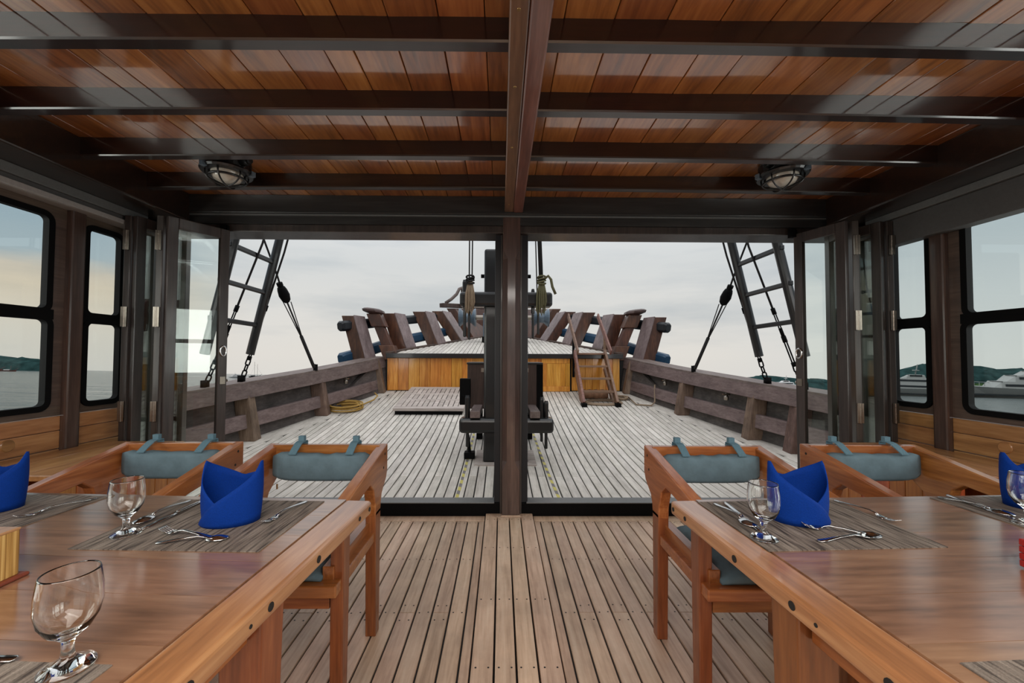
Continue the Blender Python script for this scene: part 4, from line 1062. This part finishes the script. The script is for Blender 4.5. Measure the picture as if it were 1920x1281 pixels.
def napkin(x, y, rz, mirror, label, k=1.0):
    # one strip wound into a mitre: inner layer with two peaks, outer flap ending in a slanting edge
    H = [(-90,.05),(-60,.085),(-10,.135),(10,.176),(40,.155),(95,.118),(140,.135),(172,.172),(186,.174),(205,.145),(290,.065),(345,.0)]
    # angles run from the hidden start at the front, round the side and back, to the flap's tip at the front
    N_ = 72; m = MB(); top = []; bot = []
    for i in range(N_+1):
        a = -100 + 445*i/N_; h = max(.004, interp(H, a)); rr = 1 + .10*i/N_
        th = math.radians(180 - a) if not mirror else math.radians(a)
        r1x, r1y = .070*rr, .052*rr; fl = 1.0 + .10*(h/.175)
        bot.append((r1x*math.cos(th), r1y*math.sin(th), 0)); top.append((r1x*fl*math.cos(th)*.98, r1y*fl*math.sin(th), h))
    rows = 7; vs = []; fs = []
    for j in range(rows+1):
        f = j/rows
        for p, q in zip(bot, top):
            bul = 1 + .05*math.sin(PI*f)
            vs.append(((p[0]+(q[0]-p[0])*f)*bul*k, (p[1]+(q[1]-p[1])*f)*bul*k, q[2]*f*k))
    n = N_+1
    for j in range(rows):
        for i in range(N_): fs.append((j*n+i, j*n+i+1, (j+1)*n+i+1, (j+1)*n+i))
    m.add(vs, fs)
    o = m.build('napkin', bluecloth, None, smooth=True, loc=(x, y, TZ+.0024)); o.rotation_euler = (0,0,rz)
    so = o.modifiers.new('thick', 'SOLIDIFY'); so.thickness = .0028; so.offset = 0
    return tag(o, label, 'napkin', 'royal blue folded napkins')
napkin(-.792, 1.195, .15, False, 'royal blue folded napkin with two peaks on the box table, in full view')
napkin(.893, 1.200, -.1, True, 'royal blue folded napkin with two peaks on the basket table, in full view')
napkin(-1.60, 1.275, .5, False, 'royal blue napkin cut by the frame edge behind the wooden box')
napkin(1.752, 1.30, -.3, True, 'royal blue napkin cut by the frame edge near the bench on the basket table')

def cutlery(kind, a, b, label, flip=False, lift=0.0):
    a = Vector((a[0], a[1])); b = Vector((b[0], b[1])); L = (b-a).length; m = MB()
    sg = -1 if flip else 1
    def sweep(st, n=8):   # stations: (t, halfwidth, height, thickness)
        secs = []
        for t, w, z, h in st:
            secs.append([(w*math.cos(2*PI*q/n), t*L, z + h*math.sin(2*PI*q/n)) for q in range(n)])
        m.loft(secs)
    if kind == 'knife':
        sweep([(0,.004,.004,.003),(.02,.0085,.004,.0035),(.2,.0085,.004,.0035),(.45,.006,.004,.003),(.48,.005,.004,.0025)])
        m.loft([[(-.006,.47*L,.0035),(.006,.47*L,.0035),(.006,.47*L,.0052),(-.006,.47*L,.0052)],
                [(-.010,.58*L,.002),(.008,.58*L,.002),(.008,.58*L,.004),(-.010,.58*L,.004)],
                [(-.010,.90*L,.001),(.008,.90*L,.001),(.008,.90*L,.0025),(-.010,.90*L,.0025)],
                [(-.002,L,.0005),(.007,L,.0005),(.007,L,.0015),(-.002,L,.0015)]])
    else:
        sweep([(0,.003,.004,.0012),(.02,.0080,.004,.0016),(.12,.0085,.005,.0018),(.35,.0045,.010,.0018),(.58,.0035,.013,.0018),(.66,.004,.010,.0015),(.70,.005,.0075,.0012)])
        if kind == 'spoon':
            vs = []; fs = []; R_, C_ = 10, 12
            cy, ly, lw = .84*L, .17*L, .0205 if L > .17 else .017
            for layer in (0, 1):
                for i in range(R_+1):
                    rr = i/R_
                    for j in range(C_):
                        t = 2*PI*j/C_; d = (1-rr*rr)*.0075
                        z = (.0085 - d if not flip else .003 + d) + (.0012 if layer else 0)
                        vs.append((lw*rr*math.cos(t)*(1+.12*math.sin(t)), cy + ly*rr*math.sin(t), z))
            n1 = (R_+1)*C_
            for base in (0, n1):
                for i in range(R_):
                    for j in range(C_): fs.append((base+i*C_+j, base+i*C_+(j+1)%C_, base+(i+1)*C_+(j+1)%C_, base+(i+1)*C_+j))
            for j in range(C_): fs.append((R_*C_+j, R_*C_+(j+1)%C_, n1+R_*C_+(j+1)%C_, n1+R_*C_+j))
            m.add(vs, fs)
        else:
            hw = .0115
            def row(t, w, z): return [(-w,t*L,z),(w,t*L,z),(w,t*L,z+.0014),(-w,t*L,z+.0014)]
            m.loft([row(.68,.004,.0075), row(.72,hw*.8,.005), row(.77,hw,.003), row(.82,hw,.0035)])
            for q in range(4):
                x = -hw + hw*2*(q+.5)/4
                m.loft([[(x-.0018+dx,t*L,z),(x+.0018+dx,t*L,z),(x+.0018+dx,t*L,z+.0013),(x-.0018+dx,t*L,z+.0013)] for t, z, dx in ((.815,.0035,0),(.90,.005,0),(.97,.009,0),(1.0,.012,-x*.05))])
    o = m.build(kind, steel, None, smooth=True, loc=(a.x, a.y, TZ+.0026+lift)); o.rotation_euler = (0,0,math.atan2(b.y-a.y, b.x-a.x)-PI/2)
    return tag(o, label, kind, 'steel cutlery on the placemats')
cutlery('knife', (-.990,1.362), (-.998,1.130), 'steel dinner knife beside the second goblet on the box table')
cutlery('spoon', (-1.034,1.352), (-1.048,1.165), 'steel soup spoon beside the knife on the box table', flip=True)
cutlery('fork', (-.644,1.346), (-.682,1.160), 'steel dinner fork at the aisle end of the box table')
cutlery('fork', (-.750,1.066), (-.924,1.112), 'steel dessert fork crossed before the blue napkin on the box table', lift=.004)
cutlery('spoon', (-.886,1.048), (-.722,1.078), 'steel dessert spoon crossed before the blue napkin on the box table', flip=True)
cutlery('spoon', (.706,1.326), (.724,1.145), 'steel soup spoon at the aisle end of the basket table', flip=True)
cutlery('knife', (.744,1.331), (.726,1.105), 'steel dinner knife behind the goblet on the basket table')
cutlery('fork', (1.133,1.356), (1.162,1.165), 'steel dinner fork behind the blue napkin on the basket table')
cutlery('fork', (.998,1.094), (.858,1.138), 'steel dessert fork crossed before the blue napkin on the basket table', lift=.004)
cutlery('spoon', (.837,1.056), (1.025,1.084), 'steel dessert spoon crossed before the blue napkin on the basket table')
cutlery('spoon', (1.523,1.387), (1.580,1.222), 'steel soup spoon on the bench side placemat of the basket table', flip=True)
cutlery('knife', (1.573,1.403), (1.541,1.155), 'steel dinner knife on the bench side placemat of the basket table')
cutlery('fork', (-1.362,1.373), (-1.428,1.198), 'steel dinner fork on the bench side placemat of the box table')
cutlery('spoon', (-.768,.655), (-.945,.640), 'steel dessert spoon beside the near goblet, only its handle end showing')

# wooden box and red basket
wbx = thing('wooden_box', 'striped wooden box with pale lid on a red-brown tray', 'box', (-1.157, .80, TZ))
MB().box(-.115, .110, -.105, .113, 0, .008).build('tray', redbase, wbx, bevel=.003)
MB().box(-.10, .10, -.095, .100, .008, .108).build('body', striped_w, wbx, bevel=.002)
MB().box(-.101, .101, -.096, .101, .104, .110).build('lid', tedge_w, wbx, bevel=.002)
rb = thing('red_basket', 'red latticed basket cut by the frame edge on the dining table', 'basket', (1.298, .862, TZ))
MB().box(-.078, .078, -.068, .068, .003, .064).build('lining', caulk, rb)
for s in (-1, 1):
    for i in range(6):
        for j in range(4):
            z0 = .004 + .0162*j
            MB().box(-.084+.028*i+.001, -.084+.028*(i+1)-.001, s*.068-.006, s*.068+.006, z0, z0+.0148).build('block', redlac, rb, bevel=.002)
    for i in range(5):
        for j in range(4):
            z0 = .004 + .0162*j
            MB().box(s*.078-.006, s*.078+.006, -.070+.028*i+.001, -.070+.028*(i+1)-.001, z0, z0+.0148).build('block', redlac, rb, bevel=.002)

# ================================================================== SEA, SHORE AND BOATS
SA, SBX = 45/747, .0205          # the ship lies a little down by the stern and heeled
def sz(x, y): return -2.0 - SA*y - SBX*x
sea = thing('sea', 'grey rippled open water around the ship', 'sea', kind='structure')
R_ = 9000; v = [(-R_,-R_),(R_,-R_),(R_,R_),(-R_,R_)]
MB().add([(x,y,sz(x,y)) for x, y in v], [(0,1,2,3)]).build('water', sea_m, sea)
from mathutils import noise as MN
def ridge(name, label, pts, depth, mat, bump, seed, kind='structure', cat='hill', step=None):
    """a wooded ridge: pts = (x, y, height above the water) along the shore; rounded tree crowns on a hump"""
    secs = []; seg = []
    for (x0,y0,h0), (x1,y1,h1) in zip(pts, pts[1:]):
        n = max(2, int(math.hypot(x1-x0, y1-y0)/(step or bump*1.2)))
        for k in range(n): t = k/n; seg.append((x0+(x1-x0)*t, y0+(y1-y0)*t, h0+(h1-h0)*t))
    seg.append(pts[-1])
    m = MB(); vs = []; fs = []; C = 14
    for i, (x, y, h) in enumerate(seg):
        r = math.hypot(x, y); ux, uy = x/r, y/r
        for j in range(C+1):
            t = j/C; prof = math.sin(PI*min(t*1.0, 1))**.55 if j not in (0, C) else 0
            px, py = x + ux*depth*t, y + uy*depth*t
            q = Vector((px, py, seed*10))/(bump*2.2)
            nb = (1 - abs(MN.noise(q)))*1.2 - .75 + .6*(1-abs(MN.noise(q*2.3))) - .5
            z = sz(px, py) - .5 + max(0, h*prof + bump*nb*(prof > 0)*min(1, h/bump))
            vs.append((px + bump*.3*MN.noise(q*1.7+Vector((5,0,0))), py, z))
    n = C+1
    for i in range(len(seg)-1):
        for j in range(C): fs.append((i*n+j, (i+1)*n+j, (i+1)*n+j+1, i*n+j+1))
    m.add(vs, fs); o = m.build(name, mat, None, smooth=True)
    return tag(o, label, cat, None, kind)
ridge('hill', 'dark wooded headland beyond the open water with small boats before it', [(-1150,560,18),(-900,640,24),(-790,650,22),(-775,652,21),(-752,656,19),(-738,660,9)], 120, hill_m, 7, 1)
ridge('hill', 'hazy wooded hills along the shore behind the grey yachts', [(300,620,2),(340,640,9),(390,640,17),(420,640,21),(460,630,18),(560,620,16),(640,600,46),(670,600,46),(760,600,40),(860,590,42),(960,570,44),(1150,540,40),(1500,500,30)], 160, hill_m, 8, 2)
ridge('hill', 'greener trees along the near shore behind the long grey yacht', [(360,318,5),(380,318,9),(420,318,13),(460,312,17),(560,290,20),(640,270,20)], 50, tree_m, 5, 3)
ridge('hill', 'tiny dark islet on the horizon beyond the bulwark', [(-620,1180,1),(-600,1180,8),(-585,1180,6),(-560,1180,1)], 30, hill_m, 4, 4)
def at_sea(px_ratio, d):   # a point on the water: sideways ratio x / y and distance y
    x = px_ratio*d; return (x, d, sz(x, d))
def boat(kind, name, label, ratio, d, L, heading, hullmat, topmat):
    p = at_sea(ratio, d); t = thing(name, label, 'boat', p, heading)
    n = 9; secs = []
    for k in range(n+1):
        u = k/n; x = (u-.5)*L; bw = L*.14*(1-max(0, (u-.45)/.55)**2.2)*(.75+.25*min(1, u*4)); shr = L*(.085+.05*max(0, u-.5)**1.3*2 + .02*(1-u)) * (1.0 if kind != 'schooner' else 1.2)
        bw = max(bw, .02); 
        secs.append([(x,-bw*.55,-.3),(x,bw*.55,-.3),(x+.04*L*(u > .6),bw,shr),(x+.04*L*(u > .6),-bw,shr)])
    MB().loft(secs).build('hull', hullmat, t)
    if kind == 'yacht':
        for (a, b, z0, z1, w) in ((-.36,.18,.09,.155,.11),(-.30,.08,.155,.21,.09),(-.22,-.02,.21,.25,.06)):
            q = [[(x*L,-w*L*k,z0*L),(x*L,w*L*k,z0*L),((x+dx)*L,w*L*.85*k,z1*L),((x+dx)*L,-w*L*.85*k,z1*L)] for x, k, dx in ((a,1,.01),((a+b)/2,1,0),(b-.04,1,-.02),(b,.7,-.07))]
            MB().loft(q).build('deckhouse', topmat, t)
            MB().box((a+.03)*L, (b-.07)*L, -w*L*.99, w*L*.99, (z0+.022)*L, (z0+.042)*L).build('window_band', windowdark, t)
        MB().box(-.44*L, .38*L, -.142*L*.9, .142*L*.9, .030*L, .042*L).build('stripe', windowdark, t)
        MB().cyl((-.14*L,0,.25*L), (-.16*L,0,.37*L), .006*L, 6).box(-.17*L,-.12*L,-.05*L,.05*L,.30*L,.306*L).build('radar_mast', topmat, t)
        ra = MB()
        for k in range(11): ra.cyl(((.05+.038*k)*L, -.07*L*(1-k/14), .10*L), ((.05+.038*k)*L, -.07*L*(1-k/14), .135*L), .0022*L, 5)
        ra.tube([(.05*L,-.07*L,.135*L),(.43*L,-.02*L,.15*L)], .0022*L, 5); ra.build('guard_rail', topmat, t)
    else:
        MB().box(-.34*L, -.05*L, -.08*L, .08*L, .09*L, .17*L).build('deckhouse', topmat, t, bevel=.01*L)
        MB().box(-.36*L, -.02*L, -.09*L, .09*L, .17*L, .182*L).build('roof', topmat, t)
        mh = {'schooner': 1.35, 'fishing': .55}[kind]
        for x in ((-.05, .22) if kind == 'schooner' else (.12,)):
            MB().cyl((x*L,0,.08*L), (x*L,0,mh*L*(1 if x < .1 else .85)), .009*L, 6).build('mast', hullmat, t)
        MB().beam((.45*L,0,.15*L), (.66*L,0,.25*L), .014*L, .014*L).build('bowsprit', hullmat, t)
        MB().tube([(.64*L,0,.25*L),(.0,0,mh*L*.8),(-.45*L,0,.14*L)], .003*L, 4).build('stays', rope_blk, t)
    return t
boat('fishing', 'fishing_boat', 'red fishing boat at the window edge before the headland', -1.262, 430, 18, .2, darkwin, darkwin)
boat('fishing', 'fishing_boat', 'small dark boat with white wheelhouse before the headland', -1.218, 430, 13, .1, darkwin, white_p)
boat('yacht', 'motor_yacht', 'white motor yacht seen over the bulwark beside the hanging chain', -.656, 330, 12, .9, white_p, white_p)
boat('schooner', 'sailing_boat', 'dark two-masted sailing boat on the horizon beside the white motor yacht', -.613, 420, 12, 1.2, navy, navy)
boat('yacht', 'motor_yacht', 'pale motor yacht low behind the bulwark before the wooded shore', .70, 330, 34, 2.8, white_p, white_p)
boat('yacht', 'motor_yacht', 'large grey yacht behind the narrow side window', 1.005, 215, 46, 2.45, grey_p, grey_p)
boat('yacht', 'motor_yacht', 'long grey yacht before the green trees behind the wide side window', 1.30, 215, 60, 2.75, grey_p, grey_p)
for ratio, d, h, lb in ((.997,640,32,'lattice radio tower on the hill behind the narrow side window'), (1.155,640,28,'lattice radio tower at the edge of the wide side window'), (1.180,640,24,'thin radio tower on the hill behind the wide side window')):
    x, y, z = ratio*d, d, sz(ratio*d, d)
    t = thing('radio_tower', lb, 'tower', (x, y, z+34)); m = MB()
    for q in range(3):
        a = 2*PI*q/3; m.cyl((1.4*math.cos(a),1.4*math.sin(a),-6), (.2*math.cos(a),.2*math.sin(a),h), .18, 4)
    m.build('legs', grey_p, t); m = MB()
    for k in range(10): 
        z0 = h*k/10; r0 = 1.4-1.2*k/10; m.tube([(r0*math.cos(2*PI*q/3), r0*math.sin(2*PI*q/3), z0) for q in range(3)], .12, 4, closed=True)
    m.build('braces', grey_p, t)
